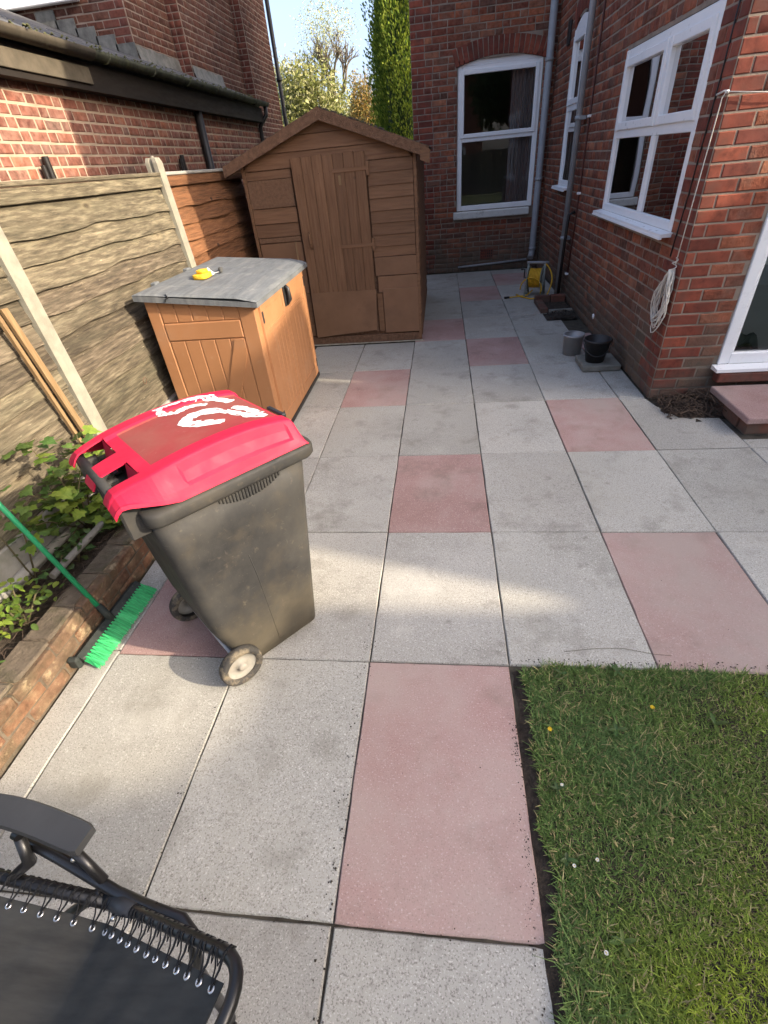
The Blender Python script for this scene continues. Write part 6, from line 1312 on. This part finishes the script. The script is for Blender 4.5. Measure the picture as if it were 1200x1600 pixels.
tree('bare_tree', (-8.6, 33, 0), 'greyish budding tree behind the blossom, by the neighbour wall', 3.0, [((-8.0, 33, 5.2), (1.5, 1.4, 1.6)), ((-7.3, 33, 4.6), (1.2, 1.2, 1.5))], 3500, 0.06, [(0.46, 0.43, 0.36), (0.38, 0.36, 0.26)], twigs=5, l0=1.0, r0=0.2)
def conifer(base, h, r, n, label, lean=0.0):
    t = thing('conifer', base, label, 'tree', 'conifers beyond the yard'); B = np.array(base); put('trunk', MB().tube([base, (base[0], base[1], h * 0.9)], [0.12, 0.03], 8), 'bark', t)
    z = RN.random(n) ** 0.9; prof = np.clip(np.sin(np.pi * np.clip(z * 0.78 + 0.20, 0, 1)) ** 0.6, 0.03, 1); a = RN.uniform(0, 2 * np.pi, n)
    bulge = 1 + 0.14 * np.sin(5 * a + 9 * z) + 0.12 * np.sin(9 * a - 23 * z + 1) + 0.08 * np.sin(17 * a + 41 * z)
    rr = r * prof * bulge * (0.62 + 0.40 * RN.random(n)); P = np.c_[B[0] + rr * np.cos(a), B[1] + rr * np.sin(a), B[2] + 0.15 + z * h]
    out = np.c_[np.cos(a), np.sin(a), np.full(n, 1.5)] + RN.normal(0, 0.35, (n, 3)); out /= np.linalg.norm(out, axis=1)[:, None]; s = np.cross(out, RN.normal(size=(n, 3))); s /= np.linalg.norm(s, axis=1)[:, None]
    L = RN.uniform(0.04, 0.10, n)[:, None]; V = np.stack([P - s * L * 0.10, P + s * L * 0.22 + out * L * 0.5, P + out * L, P - s * L * 0.22 + out * L * 0.5], 1).reshape(-1, 3)
    c = np.array([(0.16, 0.23, 0.028), (0.23, 0.30, 0.035), (0.08, 0.14, 0.02), (0.30, 0.36, 0.05)])[RN.integers(0, 4, n)] * RN.uniform(0.7, 1.25, n)[:, None]
    put('crown', npmesh('crown', V, np.arange(4 * n).reshape(-1, 4), col=np.repeat(c, 4, 0)), 'blossom', t, kind='stuff')
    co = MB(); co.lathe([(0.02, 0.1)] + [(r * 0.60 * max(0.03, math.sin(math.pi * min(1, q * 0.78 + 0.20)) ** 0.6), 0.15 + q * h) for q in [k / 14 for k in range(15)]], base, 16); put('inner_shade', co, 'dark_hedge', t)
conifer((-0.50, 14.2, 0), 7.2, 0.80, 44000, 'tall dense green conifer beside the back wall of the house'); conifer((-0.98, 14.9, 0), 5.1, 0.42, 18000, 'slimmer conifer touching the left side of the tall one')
# distant house and greenery
dh = thing('distant_house', (-3.4, 38, 0), 'small distant house with a dark slate roof beyond the shed', 'house'); w = put('wall', MB().box((-4.4, 38, 0), (1.0, 43, 3.35)), 'plain_wall', dh)
o = put('roof', MB().prism([(-4.6, 37.7, 3.35), (-4.6, 40.5, 4.75), (-4.6, 43.3, 3.35)], (5.8, 0, 0)), 'slate', dh); fix_normals(o)
put('skylight', MB().box((-3.05, 38.55, 3.86), (-2.75, 38.75, 3.95)), 'upvc', dh)
for x in (-2.6, -2.0): f = put('window', MB().box((x, 37.96, 2.2), (x + 0.45, 38.02, 3.1)), 'upvc', dh); put('pane', MB().box((x + 0.08, 37.95, 2.3), (x + 0.37, 37.958, 3.0)), 'pipe_black', f)
one('garden_wall', MB().bbox((-2.0, 16.5, 0), (0.6, 16.7, 2.55), 0.02), 'upvc', 'white painted wall glimpsed below the conifers', 'wall')
fw = thing('far_trees', (0, 60, 0), 'distant dull green trees on the skyline', 'trees'); fw['kind'] = 'stuff'
leaf_cloud('foliage', fw, [((x, 58 + random.uniform(-3, 3), 3.5 + random.uniform(-0.5, 1.6)), (3.2, 2.5, 3.2)) for x in range(-26, 12, 3)], 14000, 0.16, [(0.14, 0.17, 0.07), (0.22, 0.21, 0.11), (0.10, 0.13, 0.05)])
# ------------------------------------------------------------------ behind and beside the camera: what shades the yard and shows in the glass
hg = thing('tall_hedge', (10.5, -2, 0), 'uneven tall hedge right of the garden, outside the picture', 'hedge')  # unseen blocker, added to throw shade over the yard
prof = [(-9, 0), (-9, 6.4), (-3.95, 6.2), (-3.70, 5.55), (-3.37, 5.27), (-3.08, 5.18), (-2.75, 5.2), (-2.6, 5.32), (-2.44, 5.12), (-2.18, 4.62), (-2.07, 4.5), (-2.03, 4.5), (-2.03, 0)]  # outline shaped so its dips let sun patches onto the paving
o = put('foliage', MB().prism([(10.0, y, z) for y, z in prof], (1.5, 0, 0)), 'dark_hedge', hg); fix_normals(o)
oh = thing('side_house', (12, -0.5, 0), 'plain brick house right of the garden, outside the picture', 'house')  # thin unseen slab, added and cut to shade the box and paving
o = put('wall', MB().prism([(10.0, -2.02, 0), (10.0, -2.02, 6.02), (10.0, 0.33, 6.27), (10.0, 0.33, 5.2), (10.0, 6.0, 5.2), (10.0, 6.0, 0)], (0.6, 0, 0)), 'plain_wall', oh); fix_normals(o)
gh = thing('garden_house', (-1, -16, 0), 'brick house with an orange tiled roof behind the camera', 'house'); put('wall', MB().box((-7, -20, 0), (2.5, -14, 5.0)), 'plain_wall', gh)
o = put('roof', MB().prism([(-7.3, -13.7, 5.0), (-7.3, -17, 7.6), (-7.3, -20.3, 5.0)], (10.1, 0, 0)), 'roof_tile', gh); fix_normals(o)
for x in (-5.5, -2.5, 0.5):
    for z in (0.9, 3.2): f = put('window', MB().box((x, -14.03, z), (x + 1.1, -13.97, z + 1.2)), 'upvc', gh); put('pane', MB().box((x + 0.1, -13.975, z + 0.1), (x + 1.0, -13.96, z + 1.1)), 'pipe_black', f)
rfn = thing('rear_fence', (0, -11, 0), 'grey wooden fence across the garden behind the camera', 'fence')
for k in range(60): put('board', MB().bbox((-3 + k * 0.2, -11.03, 0), (-3 + k * 0.2 + 0.19, -11, 1.8), 0.004), 'fence_wood', rfn)
t = thing('garden_tree', (3.6, -9.0, 0), 'leafy dark tree behind the camera', 'tree'); put('trunk', MB().tube([(3.6, -9, 0), (3.6, -9, 3)], [0.15, 0.1], 8), 'bark', t)
leaf_cloud('crown', t, [((3.6, -9, 4.2), (1.8, 1.6, 1.6)), ((2.8, -9, 3.6), (1.2, 1.2, 1.2))], 4000, 0.16, [(0.05, 0.09, 0.03), (0.08, 0.12, 0.04)])
